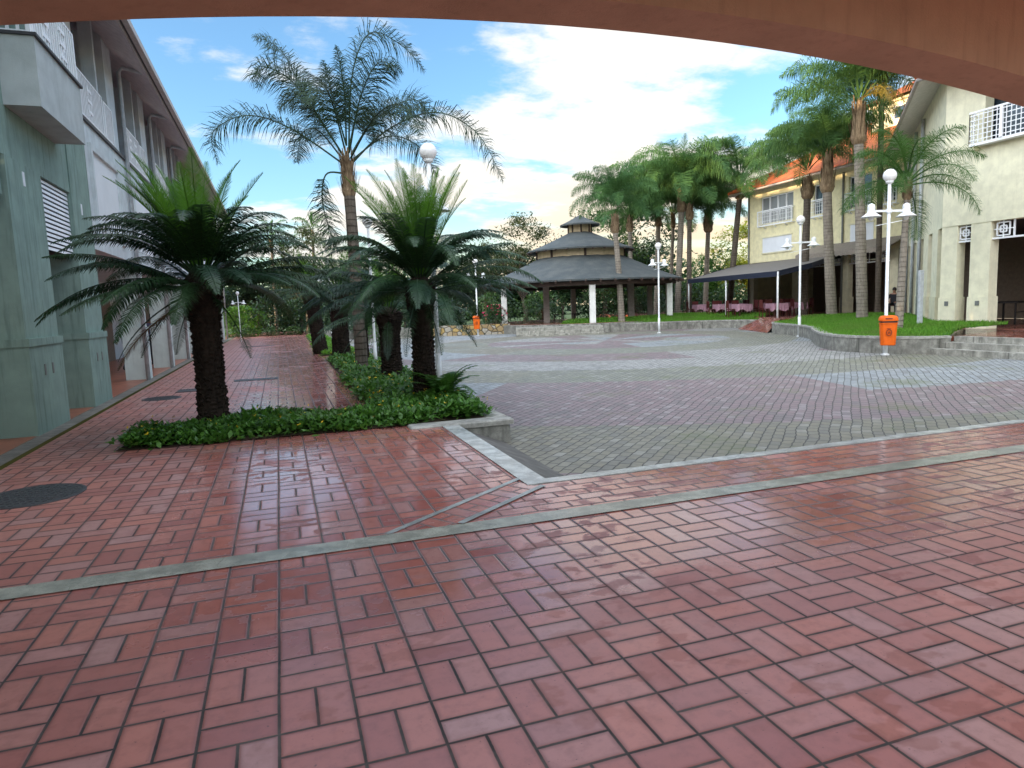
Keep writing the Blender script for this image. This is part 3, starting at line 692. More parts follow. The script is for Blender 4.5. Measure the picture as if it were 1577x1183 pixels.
# ------------------------------------------------------------------ things on the ground
def manhole(loc, r, label):
    mb=MB(); mb.lathe([(r,-.02),(r,.006),(r*.93,.012),(r*.9,.008),(0.01,.008)],40)
    for k in range(-7,8):
        for j in range(-7,8):
            x,y=k*r*.115,j*r*.115
            if x*x+y*y<(r*.84)**2 and (k+j)%2==0: mb.box(x-r*.04,y-r*.04,.006,x+r*.04,y+r*.04,.013)
    o=mb.build('manhole_cover',M['iron']); o.location=loc; o.rotation_euler=(0,0,.4); return tag(o,label,'manhole cover')
manhole((-2.27,7.28,.0),.43,'large round cast iron manhole cover in the red bricks on the left')
manhole((-2.3,14.95,.0),.36,'smaller round manhole cover beyond the black trunked cycad')
def grate(loc, w, d, label):
    mb=MB(); mb.box(-w/2,-d/2,-.02,w/2,-d/2+.04,.012); mb.box(-w/2,d/2-.04,-.02,w/2,d/2,.012); mb.box(-w/2,-d/2+.04,-.02,-w/2+.04,d/2-.04,.012); mb.box(w/2-.04,-d/2+.04,-.02,w/2,d/2-.04,.012)
    k=-w/2+.07
    while k<w/2-.05: mb.box(k,-d/2+.04,-.02,k+.03,d/2-.04,.010); k+=.055
    mb.box(-w/2+.04,-d/2+.04,-.02,w/2-.04,d/2-.04,.003)
    o=mb.build('drain_grate',M['iron']); o.location=loc; return tag(o,label,'drain grate')
grate((-1.9,16.15,0),.55,.55,'square dark drain plate on the walk near the left arcade')
grate((-.62,17.75,0),1.0,.42,'long drain grate in the middle of the brick walk')
grate((-1.1,36,0),1.6,.5,'distant drain grate across the far brick walk')

# ------------------------------------------------------------------ street lamps and bins
def make_lamp(H, hz, label, loc, rz, group='white globe lamp posts'):
    root=empty('street_lamp',loc,label,'street lamp',group,rz)
    mb=MB(); mb.tube([(0,0,-.05),(0,0,.9)],.065,14); mb.tube([(0,0,.9),(0,0,.95),(0,0,H-.22)],[.065,.048,.045],14); mb.lathe([(.05,H-.24),(.10,H-.2),(.11,H-.15),(.09,H-.13)],16); mb.lathe([(.12,-.02),(.12,.03),(.07,.05)],14); mb.build('pole',M['postwhite'],root,True)
    mb=MB(); mb.sphere((0,0,H),.185,24,16); mb.build('globe',M['globe'],root,True)
    mb=MB(); mb.bar((-.52,0,hz),(.52,0,hz),.05,.06); mb.bar((-.42,0,hz-.42),(.42,0,hz-.28),.02,.02); mb.tube([(0,0,hz-.06),(0,0,hz+.06)],.075,12); mb.build('cross_arm',M['postwhite'],root)
    for s in (-1,1):
        l=MB(); x=s*.55; l.lathe([(.02,.30),(.09,.26),(.105,.19),(.10,.12),(.11,.04),(.20,-.03),(.27,-.075),(.275,-.09),(.255,-.085),(.10,.0)],20,(x,0,hz-.08)); sh=l.build('lamp_shade',M['postwhite'],root,True)
        b=MB(); b.lathe([(.02,.05),(.075,.0),(.09,-.08),(.06,-.17),(.02,-.19)],14,(x,0,hz-.08)); b.build('bulb',M['globe'],sh,True)
    return root
lr=make_lamp(5.2,4.2,'white lamp post carrying the orange bin on the right',(17.0,15.6,-.3),R(-12))
def lamp_copy(loc,rz,s,label):
    c=copy_tree(lr); c.location=loc; c.rotation_euler=(0,0,rz); c.scale=(s,s,s); c['label']=label
lamp_copy((22.1,24.9,-.3),R(-35),.99,'white lamp post in front of the curved wall beside the brick ramp')
lamp_copy((20.2,33.7,-.3),R(20),.93,'white lamp post on the plaza in front of the pavilion')
lamp_copy((2.83,12.75,-.05),R(60),.865,'lamp post whose globe rises out of the nearest right hand cycad')
lamp_copy((2.5,19.3,.0),R(30),.77,'lamp post just right of the tall feathery palm trunk')
lamp_copy((2.55,36,-.1),R(10),.8,'far lamp post at the end of the planted bed')
lamp_copy((12.05,42.2,-.3),R(0),.9,'distant lamp post holding the small orange bin by the stone wall')
lamp_copy((-2.2,44,.0),R(0),.55,'short pale post at the far end of the left arcade')
def make_bin(loc, s, rz, label):
    root=empty('litter_bin',loc,label,'litter bin','orange plastic litter bins on posts',rz); root.scale=(s,s,s)
    def ring(w,d,z,b=.06):
        return [(-w+b,-d,z),(w-b,-d,z),(w,-d+b,z),(w,d-b,z),(w-b,d,z),(-w+b,d,z),(-w,d-b,z),(-w,-d+b,z)]
    def loft(L):
        mb=MB(); vs=[]; fs=[]
        for l in L: vs+=ring(*l)
        for i in range(len(L)-1):
            for k in range(8): fs.append((i*8+k,i*8+(k+1)%8,(i+1)*8+(k+1)%8,(i+1)*8+k))
        fs += [tuple(range(7,-1,-1)),tuple(range(len(L)*8-8,len(L)*8))]; mb.add(vs,fs); return mb
    loft([(.165,.12,-.43,.05),(.185,.14,-.41),(.215,.165,.18),(.23,.18,.19),(.23,.18,.215)]).build('body',M['orange'],root)
    loft([(.215,.165,.217,.05),(.215,.165,.262,.05)]).build('opening',M['black'],root)
    ld=loft([(.23,.18,.264),(.235,.185,.30),(.225,.175,.36),(.19,.14,.405),(.12,.08,.42)]).build('lid',M['orange'],root)
    mb=MB(); mb.box(-.10,-.190,.315,.08,-.165,.352); mb.build('slot',M['orangedark'],ld)
    mb=MB(); 
    for k in range(20):
        a=2*PI*k/20; b=2*PI*(k+1)/20; mb.bar((.085*math.cos(a)*.8,-.168-.004*0,-.06+.085*math.sin(a)),(.085*math.cos(b)*.8,-.168,-.06+.085*math.sin(b)),.018,.02)
    mb.bar((-.03,-.168,-.09),(.0,-.168,-.03),.018); mb.bar((0,-.168,-.03),(.03,-.168,-.09),.018)
    mb.box(-.06,-.178,.045,.05,-.16,.058)
    mb.build('emblem',M['orangedark'],root)
    mb=MB(); mb.box(-.05,.165,-.2,.05,.215,-.12); mb.box(-.05,.165,.08,.05,.215,.14); mb.build('bracket',M['black'],root)
    return root
make_bin((16.74,15.28,.46),1.02,R(-38),'orange litter bin with lid on the near right lamp post')
make_bin((11.9,41.9,.55),1.0,R(-15),'tiny distant orange bin near the yellowish stone wall')

# ------------------------------------------------------------------ left building
LB=empty('arcade_building',(0,0,0),'long grey green building with arcade and balconies along the left walk','building')
XF=-3.35; YE=48.
mb=MB(); mb.box(-3.95,10.95,3.86,XF,14.3,7.9); mb.box(-3.95,-12,3.3,XF,10.95,7.9); mb.box(-3.95,14.3,4.0,XF,15.72,5.5); mb.build('wall',M['green'],LB).name='green_wall'  # near stretch out of view added to block low sun from the passage
mb=MB(); mb.box(-3.95,15.72,3.0,XF-.0,YE,5.5)
wl=mb.build('wall',M['palewall'],LB)
# framed recess panels on the upper wall
for k in range(8):
    y=16.05+4.2*k; mb=MB(); fr=MB()
    mb.box(XF+.004,y,3.35,XF+.012,y+2.35,4.98)
    for (a,b,c,d) in ((y-.12,y,3.3,5.1),(y+2.35,y+2.62,3.3,5.1),(y,y+2.35,4.98,5.1)): fr.box(XF,a,c,XF+.07,b,d)
    fr.build('frame',M['palewall'],mb.build('wall_panel',M['panel'],LB))
def pillar(y0,y1,mat,h,dx=.47,pl=1.32):
    mb=MB(); mb.box(XF-dx,y0,pl,XF+.02,y1,h); o=mb.build('pillar',M[mat],LB)
    mb=MB(); mb.box(XF-dx-.03,y0-.03,0,XF+.05,y1+.03,pl-.06); mb.box(XF-dx-.05,y0-.05,pl-.06,XF+.07,y1+.05,pl+.05); mb.build('plinth',M[mat],o)
    v=MB(); yc=(y0+y1)/2
    for q in (-.18,.18): v.box(XF+.045,yc+q-.03,.82,XF+.06,yc+q+.03,.98)
    if y1-y0>1: v.build('vent',M['pipedark'],o); u=MB(); u.box(XF+.015,yc-.1,3.55,XF+.028,yc-.02,3.75); u.build('vent',M['panel'],o)
pillar(11.13,12.62,'green',3.86,.62); pillar(14.3,15.62,'green',5.0,.62); pillar(5.5,8.9,'green',3.3,.62); pillar(-3.0,3.4,'green',3.3,.62); pillar(-12,-6,'green',3.3,.62)
for y,w in ((19.95,.42),(24.15,.42),(28.4,.42),(32.6,.45),(36.8,.45),(41,.45),(45.2,.6)): pillar(y,y+w,'ltgreen',3.0)
mb=MB(); mb.box(-4.0,11.0,3.86,-3.95,48,3.9); 
# louvre shutter between the two wide pillars
lv=MB(); 
for k in range(15):
    z=2.74+k*.075; lv.add([(XF-.12,12.62,z+.03),(XF-.04,12.62,z),(XF-.04,14.28,z),(XF-.12,14.28,z+.03),(XF-.12,12.62,z+.08),(XF-.05,12.62,z+.05),(XF-.05,14.28,z+.05),(XF-.12,14.28,z+.08)],[(0,1,2,3),(7,6,5,4),(1,5,6,2),(0,4,5,1),(3,2,6,7)])
lv.build('louvre',M['white'],LB)
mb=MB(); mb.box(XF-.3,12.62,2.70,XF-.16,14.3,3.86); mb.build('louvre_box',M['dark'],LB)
# balcony box with railing
mb=MB(); mb.box(XF,11.4,4.57,-2.9,13.72,5.5); mb.build('balcony',M['balcony'],LB)
mb=MB(); mb.box(XF,11.36,5.5,-2.86,13.76,5.54); mb.box(XF,13.76,5.5,XF+.05,YE,5.56); mb.build('coping',M['coping'],LB)
def railing(mb, a, b, z0, z1, step=.12, lattice=True):
    a=V(a); b=V(b); d=b-a; L=d.length; u=d.normalized()
    for z in (z0+.03,z1): mb.bar((a.x,a.y,z),(b.x,b.y,z),.035,.035)
    n=int(L/step)
    for k in range(n+1):
        p=a+u*(L*k/n); mb.bar((p.x,p.y,z0),(p.x,p.y,z1),.034 if 0<k<n else .055)
    if lattice:
        for f in (.3,.7):
            for q in (.25,.5,.75):
                c=a+u*(L*f); w=.16
                z=z0+(z1-z0)*q
                mb.bar((c-u*w).to_tuple()[:2]+(z,),(c+u*w).to_tuple()[:2]+(z,),.05,.06)
                c2=c+u*(.08 if q==.5 else -.08); mb.bar((c2.x,c2.y,z-.09),(c2.x,c2.y,z+.09),.045,.045)
mb=MB(); railing(mb,(-2.95,11.5,0),(-2.95,13.7,0),5.54,6.36); railing(mb,(-3.34,11.46,0),(-2.97,11.46,0),5.54,6.36,lattice=False); mb.build('railing',M['white'],LB)
for k in range(8):
    y=15.75+4.2*k-(0 if k else 1.9)
    mb=MB(); railing(mb,(XF+.03,y,0),(XF+.03,17.42+4.2*k,0),5.56,6.40); railing(mb,(XF+.03,17.6+4.2*k,0),(XF+.03,18.38+4.2*k,0),5.56,6.36,lattice=False); mb.build('railing',M['white'],LB)
def pbox(name,mat,par,*b):
    mb=MB(); mb.box(*b); return mb.build(name,M[mat],par)
for k in range(8):
    y=4.2*k; pbox('slim_column','palewall',LB,-3.62,17.44+y,5.5,XF-.02,17.58+y,8.1); pbox('column','palewall',LB,-4.0,18.4+y,5.5,XF-.02,19.28+y,8.1)
pbox('column','palewall',LB,-3.7,14.35,5.5,XF-.02,15.70,8.1)
for k in range(8):
    y=19.62+4.2*k; mb=MB(); mb.tube([(XF+.07,y,.0),(XF+.07,y,7.6),(XF+.15,y,7.72),(-2.62,y+.0,7.60),(-2.55,y,7.7)],.05,8); mb.build('downpipe',M['pipe'],LB,True)
# upper gallery back wall, slab, interior walls of the arcade
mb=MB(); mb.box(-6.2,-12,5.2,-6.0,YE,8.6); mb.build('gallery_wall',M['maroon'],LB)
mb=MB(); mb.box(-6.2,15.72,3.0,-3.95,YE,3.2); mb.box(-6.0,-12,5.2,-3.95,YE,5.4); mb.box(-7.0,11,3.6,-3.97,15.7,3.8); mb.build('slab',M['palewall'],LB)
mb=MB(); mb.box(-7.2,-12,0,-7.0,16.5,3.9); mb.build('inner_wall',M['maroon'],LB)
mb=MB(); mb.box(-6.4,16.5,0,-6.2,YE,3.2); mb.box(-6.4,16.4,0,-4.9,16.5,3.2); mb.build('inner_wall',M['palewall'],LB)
for k in range(7): pbox('shop_door','brownwall',LB,-6.19,20.5+4.2*k,0,-6.14,21.9+4.2*k,2.3)
mb=MB(); mb.box(-6.19,17.0,.0,-6.05,19.4,.75); mb.box(-6.19,17.0,1.9,-6.1,19.4,2.6); mb.build('shop_front',M['panel'],LB)
mb=MB(); mb.box(-4.6,12.7,0,-4.5,14.3,2.2); mb.build('shop_door',M['maroon'],LB)
mb=MB(); mb.box(-6.4,YE-.25,0,XF,YE,7.9); mb.build('end_wall',M['ltgreen'],LB)
# eaves: sloping soffit, fascia gutter, tiled roof
mb=MB(); mb.add([(-4.2,-12.0,8.55),(-2.62,-12.0,7.50),(-2.62,YE+.6,7.50),(-4.2,YE+.6,8.55),(-6.2,-12.0,8.55),(-6.2,YE+.6,8.55)],[(0,3,2,1),(4,5,3,0)]); mb.build('soffit',M['soffit'],LB)
mb=MB(); mb.box(-2.62,-12.0,7.48,-2.575,YE+.6,7.60); mb.box(-2.53,-12.0,7.50,-2.42,YE+.6,7.64); mb.build('gutter',M['gutter'],LB)
mb=MB(); mb.box(-2.575,-12.0,7.52,-2.53,YE+.6,7.56); mb.build('gutter_shadow_gap',M['coping'],LB)
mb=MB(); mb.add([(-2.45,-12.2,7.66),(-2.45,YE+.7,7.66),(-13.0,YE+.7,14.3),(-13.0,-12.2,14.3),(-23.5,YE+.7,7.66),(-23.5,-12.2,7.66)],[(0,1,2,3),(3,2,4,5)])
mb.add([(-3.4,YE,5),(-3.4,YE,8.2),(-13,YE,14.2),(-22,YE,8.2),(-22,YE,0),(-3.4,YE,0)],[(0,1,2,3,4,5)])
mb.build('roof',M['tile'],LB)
# small notice boards on the pillars
mb=MB(); mb.box(-3.78,28.40-.065,1.55,-3.45,28.40-.052,1.95); mb.build('notice',M['white'],LB)
mb=MB()
for q in range(3): mb.box(-3.74,28.40-.07,1.66+.09*q,-3.50-.05*q,28.40-.066,1.69+.09*q)
mb.build('notice_writing',M['coping'],LB)
mb=MB(); mb.box(-5.2,22.0,2.0,-4.95,22.03,2.18); mb.box(-5.09,22.0,2.18,-5.06,22.02,3.0); tag(mb.build('hanging_sign',M['redsign']),'small red sign hanging inside the left arcade','sign')
mb=MB(); mb.cbox(-5.55,18.9,.45,-4.75,19.5,1.1,.02); cb=mb.build('display_box',M['rattan']); tag(cb,'yellowish crate on legs inside the left arcade','box')
mb=MB()
for x in (-5.5,-4.85):
    for y in (18.95,19.4): mb.box(x,y,0,x+.05,y+.05,.45)
mb.build('leg',M['wood'],cb)

# ------------------------------------------------------------------ arch overhead and covered passage
AR=empty('archway',(0,0,0),'terracotta coloured plastered arch framing the top of the view','arch')
XC=2.65; Rr=26.0; zt=3.52
Y0,Y1=4.17,4.60; mb=MB(); n=40; vs=[]; xs=[XC-6.6+13.2*i/n for i in range(n+1)]
for x in xs:
    d=abs(x-XC); z=zt-(Rr-math.sqrt(Rr*Rr-d*d)) if d<5 else zt-(Rr-math.sqrt(Rr*Rr-25))-(d-5)*.21-(d-5)**2*.12
    for y in (Y0,Y1): vs += [(x,y,z),(x,y,5.0)]
fs=[]
for i in range(n):
    a=i*4; b=a+4; fs += [(a,b,b+1,a+1),(a+2,a+3,b+3,b+2),(a,a+2,b+2,b),(a+1,b+1,b+3,a+3)]
mb.add(vs,fs); mb.build('arch_wall',M['arch'],AR)
for x in (XC-7.4,XC+6.6): mb=MB(); mb.box(x,Y0-.05,0,x+.8,Y1+.05,5.0); mb.build('pier',M['arch'],AR)
mb=MB(); mb.box(-4.8,.8,3.95,10.1,Y0,4.15); mb.build('ceiling',M['arch'],AR)
for x in (XC-7.4,XC+6.6): mb=MB(); mb.box(x,.8,0,x+.8,1.3,3.95); mb.build('pier',M['arch'],AR)

# ------------------------------------------------------------------ right cream building
RB=empty('cream_building',(0,0,0),'cream two storey building with orange tiled roof on the right','building')
F0=.40
A=V((22.9,18.7,0)); B=V((33.0,29.3,0)); dd=(B-A).normalized(); nd=V((dd.y,-dd.x,0))   # nd points into the building
XN=22.9; XR=33.0; YF=42.5
ZL=3.79
# near wing
mb=MB(); mb.box(XN,-4,ZL,XN+.4,17.28,6.36); mb.box(XN,17.28,ZL,XN+.4,18.7,9.3)
mb.box(XN,-4,8.6,XN+.4,17.28,9.3); mb.build('wall',M['cream'],RB)
for (y0,y1,w) in ((18.12,18.72,0),(16.92,17.62,0),(12.6,13.3,0),(8.2,8.9,0)):
    o=pbox('column','cream',RB,XN+.02,y0,F0-.3,XN+.42,y1,ZL); pbox('plinth','cream',o,XN-.01,y0-.03,F0-.3,XN+.45,y1+.03,1.28)
for (y0,y1) in ((17.62,18.12),(13.3,16.92),(8.9,12.6)):
    mb=MB(); mb.bar((XN+.12,y0,3.22),(XN+.12,y1,3.22),.05,.06)
    c=y1-.36 if y1-y0>1 else (y0+y1)/2
    for w in (.21,.10):
        for s in (-1,1): mb.bar((XN+.12,c+s*w,3.51-w),(XN+.12,c+s*w,3.51+w),.04); mb.bar((XN+.12,c-w,3.51+s*w),(XN+.12,c+w,3.51+s*w),.04)
    mb.bar((XN+.12,c-.36,3.51),(XN+.12,c+.3,3.51),.035); mb.bar((XN+.12,c,3.24),(XN+.12,c,ZL),.035)
    if y1-y0>1: mb.bar((XN+.12,c-.36,3.22),(XN+.12,c-.36,ZL),.045); mb.bar((XN+.12,(y0+c)/2,3.22),(XN+.12,(y0+c)/2,ZL),.045)
    mb.build('transom_grille',M['white'],RB)
for y in (18.42,17.27): pbox('vent','pipedark',RB,XN-.03,y-.07,.98,XN-.012,y+.07,1.14)
# balcony rail and dark opening upstairs
mb=MB(); mb.box(XN+.55,5.0,6.3,XN+.6,17.6,8.8); mb.build('balcony_door',M['glass'],RB)
mb=MB(); y0,y1=12.2,17.56; xo=XN-.32; mb.box(xo,y0,6.33,XN,y1,6.42)
for z in (7.42,): mb.bar((xo,y0,z),(xo,y1,z),.06,.06); mb.bar((xo,y1,z),(XN,y1,z),.05,.05)
for k in range(6): mb.bar((xo,y0,6.52+k*.16),(xo,y1,6.52+k*.16),.02,.025); mb.bar((xo,y1,6.52+k*.16),(XN,y1,6.52+k*.16),.02,.025)
n=int((y1-y0)/.155)
for k in range(n+1): mb.bar((xo,y1-k*.155,6.42),(xo,y1-k*.155,7.42),.09 if k%7==0 and k else .022)
for k in range(3): mb.bar((xo+k*.11,y1,6.42),(xo+k*.11,y1,7.42),.022)
mb.build('railing',M['white'],RB)
mb=MB(); mb.box(XN-.28,17.42,6.22,XN,17.54,6.33); mb.build('bracket',M['creamd'],RB)
# diagonal linking bay
def dbox(mb,s0,s1,w0,w1,z0,z1):
    P=[A+dd*s0+nd*w0,A+dd*s1+nd*w0,A+dd*s1+nd*w1,A+dd*s0+nd*w1]
    mb.prism([(p.x,p.y) for p in P],z0,z1)
LD=(B-A).length
mb=MB(); dbox(mb,.05,LD,0.0,.35,ZL,9.3); wd=mb.build('wall',M['cream'],RB)
for s in (.9,3.6,6.3,9.0,11.7):
    mb=MB(); dbox(mb,s,s+1.5,-.02,.4,F0-.3,ZL); o=mb.build('column',M['cream'],RB); mb=MB(); dbox(mb,s-.04,s+1.54,-.05,.42,F0-.3,1.3); mb.build('plinth',M['creamd'],o)
for s in (8.8,11.8): mb=MB(); dbox(mb,s,s+1.3,-.012,.01,6.6,8.3); mb.build('window',M['glass'],RB)
for s in (6.0,8.7,11.4):
    p=A+dd*s-nd*.09; mb=MB(); mb.tube([(p.x,p.y,F0-.2),(p.x,p.y,8.9)],.07,8); mb.build('downpipe',M['pipe'],RB,True)
# far wing
WN=[(37.88,41.15,6.62,8.45,4),(34.75,36.05,6.62,8.45,2),(31.5,33.2,6.62,8.45,2),(29.75,30.7,6.62,8.45,2)]
mb=MB(); ys=[29.3]
z0,z1=6.62,8.45
mb.box(XR,29.3,3.95,XR+.35,YF,z0); mb.box(XR,29.3,z1,XR+.35,YF,9.3)
edges=[29.3]+sorted([w[0] for w in WN]+[w[1] for w in WN])+[YF]
for i in range(0,len(edges),2): mb.box(XR,edges[i],z0,XR+.35,edges[i+1],z1)
mb.box(XR+.36,YF-.35,F0-.2,46,YF,9.3); mb.build('wall',M['creamy'],RB)
mb=MB(); mb.box(XR-.06,29.3,8.86,XR,YF+.06,9.28); mb.build('cornice',M['creamd'],RB)
for (a,b,c,d,np_) in WN:
    mb=MB(); mb.box(XR+.2,a,c,XR+.24,b,d); pane=MB(); fr=MB()
    w=mb.build('window',M['glassl'] if a>37 else M['glass'],RB)
    for k in range(np_+1): y=a+(b-a)*k/np_; fr.box(XR+.12,y-.035,c,XR+.199,y+.035,d)
    fr.box(XR+.12,a,d-.07,XR+.199,b,d); fr.box(XR+.12,a,7.40,XR+.199,b,7.46); fr.build('frame',M['white'],w)
    rl=MB(); xo=XR-.22
    rl.bar((xo,a-.12,7.46),(xo,b+.05,7.46),.06,.06); rl.bar((xo,a-.12,6.44),(xo,b+.05,6.44),.07,.07)
    for z in (6.75,7.05,7.25): rl.bar((xo,a-.12,z),(xo,b+.05,z),.02,.02)
    n=int((b-a)/.14)
    for k in range(n+1): y=a-.12+(b-a+.17)*k/n; rl.bar((xo,y,6.44),(xo,y,7.46),.05 if k in (0,n) else .022)
    for y in (a-.12,b+.05): rl.bar((xo,y,7.46),(XR,y,7.46),.04); rl.bar((xo,y,6.40),(XR,y,6.40),.05)
    for k in range(3): y=a+(b-a)*(k+.5)/3; rl.bar((xo,y,6.38),(XR,y,6.25),.06,.05)
    rl.build('railing',M['white'],RB)
for (a,b) in ((38.0,40.9),(31.3,33.0)):
    mb=MB(); mb.box(XR-.02,a,4.57,XR+.0,b,5.6)
    s=mb.build('shutter',M['panel'],RB); fr=MB()
    for k in range(10): fr.box(XR-.03,a,4.6+k*.1,XR-.02,b,4.67+k*.1)
    fr.build('slat',M['panel'],s)
    fr=MB(); fr.box(XR-.07,a-.08,5.6,XR,b+.08,5.68); fr.box(XR-.07,a-.08,4.49,XR,b+.08,4.57); fr.build('frame',M['creamd'],s)
for y in (29.6,33.15,37.4,41.9):
    o=pbox('column','creamd',RB,XR+.02,y,F0-.1,XR+.4,y+.55,3.95); pbox('plinth','creamd',o,XR-.02,y-.04,F0-.1,XR+.44,y+.59,1.3)
for y in (33.55,42.35): mb=MB(); mb.tube([(XR-.08,y,F0-.1),(XR-.08,y,8.8)],.06,8); mb.build('downpipe',M['pipedark'],RB,True)
for (y0,y1) in ((30.15,33.15),(33.7,37.4)):
    mb=MB(); mb.bar((XR+.1,y0,3.3),(XR+.1,y1,3.3),.05,.06)
    for c in (y1-.4,y0+.4):
        for w in (.21,.1):
            for s in (-1,1): mb.bar((XR+.1,c+s*w,3.6-w),(XR+.1,c+s*w,3.6+w),.04); mb.bar((XR+.1,c-w,3.6+s*w),(XR+.1,c+w,3.6+s*w),.04)
        mb.bar((XR+.1,c-.4,3.6),(XR+.1,c+.4,3.6),.03)
    mb.bar((XR+.1,(y0+y1)/2,3.3),(XR+.1,(y0+y1)/2,3.95),.05)
    mb.build('transom_grille',M['white'],RB)
# interiors
mb=MB(); mb.box(30.5,-4,F0-.2,30.8,24,3.75); mb.prism([(30.6,24),(38.5,32.2),(38.8,32.0),(30.9,23.8)],F0-.2,3.75); mb.box(38.6,32.2,F0-.2,38.9,YF-.4,3.75); mb.build('inner_wall',M['brownwall'],RB)
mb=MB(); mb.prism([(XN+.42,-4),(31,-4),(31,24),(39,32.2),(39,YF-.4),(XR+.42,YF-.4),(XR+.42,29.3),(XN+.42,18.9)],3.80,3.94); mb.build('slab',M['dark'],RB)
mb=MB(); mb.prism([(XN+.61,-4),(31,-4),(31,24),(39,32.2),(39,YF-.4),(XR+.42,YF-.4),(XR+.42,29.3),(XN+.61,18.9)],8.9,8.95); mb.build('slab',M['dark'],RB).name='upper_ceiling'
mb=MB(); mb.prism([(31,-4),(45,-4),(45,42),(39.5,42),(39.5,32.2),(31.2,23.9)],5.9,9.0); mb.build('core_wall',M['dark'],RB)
for (y0,y1) in ((12.0,13.6),(15.6,16.0),(16.6,17.2),(19.2,19.6)): pbox('inner_pier','cream',RB,30.3,y0,F0,30.5,y1,3.6)
# roof with eaves: near wing, diagonal, far wing, end hip
oh=.95; ez=8.86
def isect(p,d,q,e):
    # 2d line intersection
    k=d.x*e.y-d.y*e.x; t=((q.x-p.x)*e.y-(q.y-p.y)*e.x)/k; return p+d*t
def offs(o):
    pA=V((XN+o,0,0)); dA=V((0,1,0)); pD=A+nd*o; pF=V((XR+o,0,0))
    return [V((XN+o,-4,0)), isect(pA,dA,pD,dd), isect(pD,dd,pF,dA), V((XR+o,(YF-o),0))]
def roofring(o,z): return [(p.x,p.y,z) for p in offs(o)]
sl=.56
e=roofring(-oh,ez); w=roofring(0.02,ez+.35); r=roofring(8.0,ez+.16+sl*(8+oh))
mb=MB(); mb.add(e+w,[(i,i+1,5+i,4+i) for i in range(3)]+[(3,3,7)] if False else [(i,i+1,5+i,4+i) for i in range(3)]); 
mb.add([(XR-oh,YF+oh,ez),(46,YF+oh,ez),(46,YF,ez+.35),(XR,YF,ez+.35)],[(0,1,2,3)]); mb.build('soffit',M['soffit'],RB)
e2=roofring(-oh-.06,ez+.16)
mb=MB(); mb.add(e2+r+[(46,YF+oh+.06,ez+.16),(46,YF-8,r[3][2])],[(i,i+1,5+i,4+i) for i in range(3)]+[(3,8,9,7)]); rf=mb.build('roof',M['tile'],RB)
mb=MB()
for i in range(3):
    mb.tube([V(e[i])+V((0,0,.07)),V(e[i+1])+V((0,0,.07))],.075,8)
mb.tube([V(e[3])+V((0,0,.07)),(46,YF+oh,ez+.07)],.075,8)
mb.build('gutter',M['gutter'],rf,True)
mb=MB(); 
for i in (1,2): mb.tube([V(e2[i])+V((0,0,.02)),V(r[i])+V((0,0,.02))],.12,8)
mb.tube([V(e2[3])+V((0,0,.02)),V(r[3])+V((0,0,.02))],.12,8); mb.build('ridge_tiles',M['tile'],rf)
# taller attic block behind, catching the low sun
AT=empty('attic_block',(0,0,0),'sunlit cream attic block with orange roof above the main tiled roof','building')
mb=MB(); mb.box(36.8,24.0,10.5,46,35.2,13.1); aw=mb.build('wall',M['cream'],AT)
mb=MB(); mb.box(36.6,23.8,13.1,46,35.4,13.25); mb.build('cornice',M['creamd'],AT)
mb=MB(); mb.box(36.78,32.6,12.1,36.8,33.5,12.75); ww=mb.build('window',M['glass'],AT); fr=MB(); fr.box(36.74,32.52,12.05,36.78,32.6,12.8); fr.box(36.74,33.5,12.05,36.78,33.58,12.8); fr.box(36.74,32.52,12.75,36.78,33.58,12.83); fr.build('frame',M['white'],ww)
mb=MB(); mb.add([(36.2,23.5,13.27),(36.2,35.8,13.27),(41,30.8,15.9),(41,23.5,15.9),(46,35.8,13.27)],[(0,1,2,3),(1,4,2)]); mb.build('roof',M['tile'],AT)

# ------------------------------------------------------------------ awnings
AW=empty('awning',(0,0,0),'dark navy edged canopy over the restaurant tables','awning')
o0=V((28.7,43.8,2.92)); o1=V((25.1,30.0,2.82)); i0=V((33.0,43.8,3.9)); i1=V((33.0,33.7,4.0)); i2=V((27.8,30.4,3.25))
mb=MB(); mb.add([o0,o1,i2,i1,i0],[(0,1,2,3,4)]); mb.add([p-V((0,0,.03)) for p in (o0,o1,i2,i1,i0)],[(4,3,2,1,0)]); mb.build('canopy',M['canvas'],AW)
mb=MB()
for a,b in ((o0,o1),(o1,i2),(i2,i1),(i0,o0)):
    n=24; vs=[]
    for k in range(n+1):
        p=a.lerp(b,k/n); vs += [p+V((0,0,.03)),p-V((0,0,.26+.03*math.sin(k*PI)))]
    mb.add(vs,[(2*k,2*k+2,2*k+3,2*k+1) for k in range(n)])
mb.build('valance',M['navy'],AW)
for p in (o0,o1,o0.lerp(o1,.5),V((31.4,33.0,3.6))):
    mb=MB(); mb.tube([(p.x+.08,p.y,.1),(p.x+.08,p.y,p.z)],.05,10); mb.build('post',M['postwhite'],AW,True)
AS=empty('awning',(0,0,0),'taupe scalloped awning above the far shopfront openings','awning')
mb=MB(); ya,yb=29.0,36.2
mb.add([(33.0,ya,4.62),(33.0,yb,4.62),(31.75,yb,4.05),(31.75,ya,4.05)],[(0,1,2,3)]); mb.add([(32.98,ya,4.58),(32.98,yb,4.58),(31.77,yb,4.01),(31.77,ya,4.01)],[(3,2,1,0)]); mb.add([(33,yb,4.62),(31.75,yb,4.05),(31.75,yb,3.85),(33,yb,3.85)],[(0,1,2,3)]); mb.build('canopy',M['taupe'],AS)
mb=MB(); n=120; vs=[]
for k in range(n+1):
    y=ya+(yb-ya)*k/n; vs += [(31.74,y,4.05),(31.74,y,3.80-.06*abs(math.sin(k/n*PI*20)))]
mb.add(vs,[(2*k,2*k+2,2*k+3,2*k+1) for k in range(n)]); mb.build('valance',M['taupe'],AS)

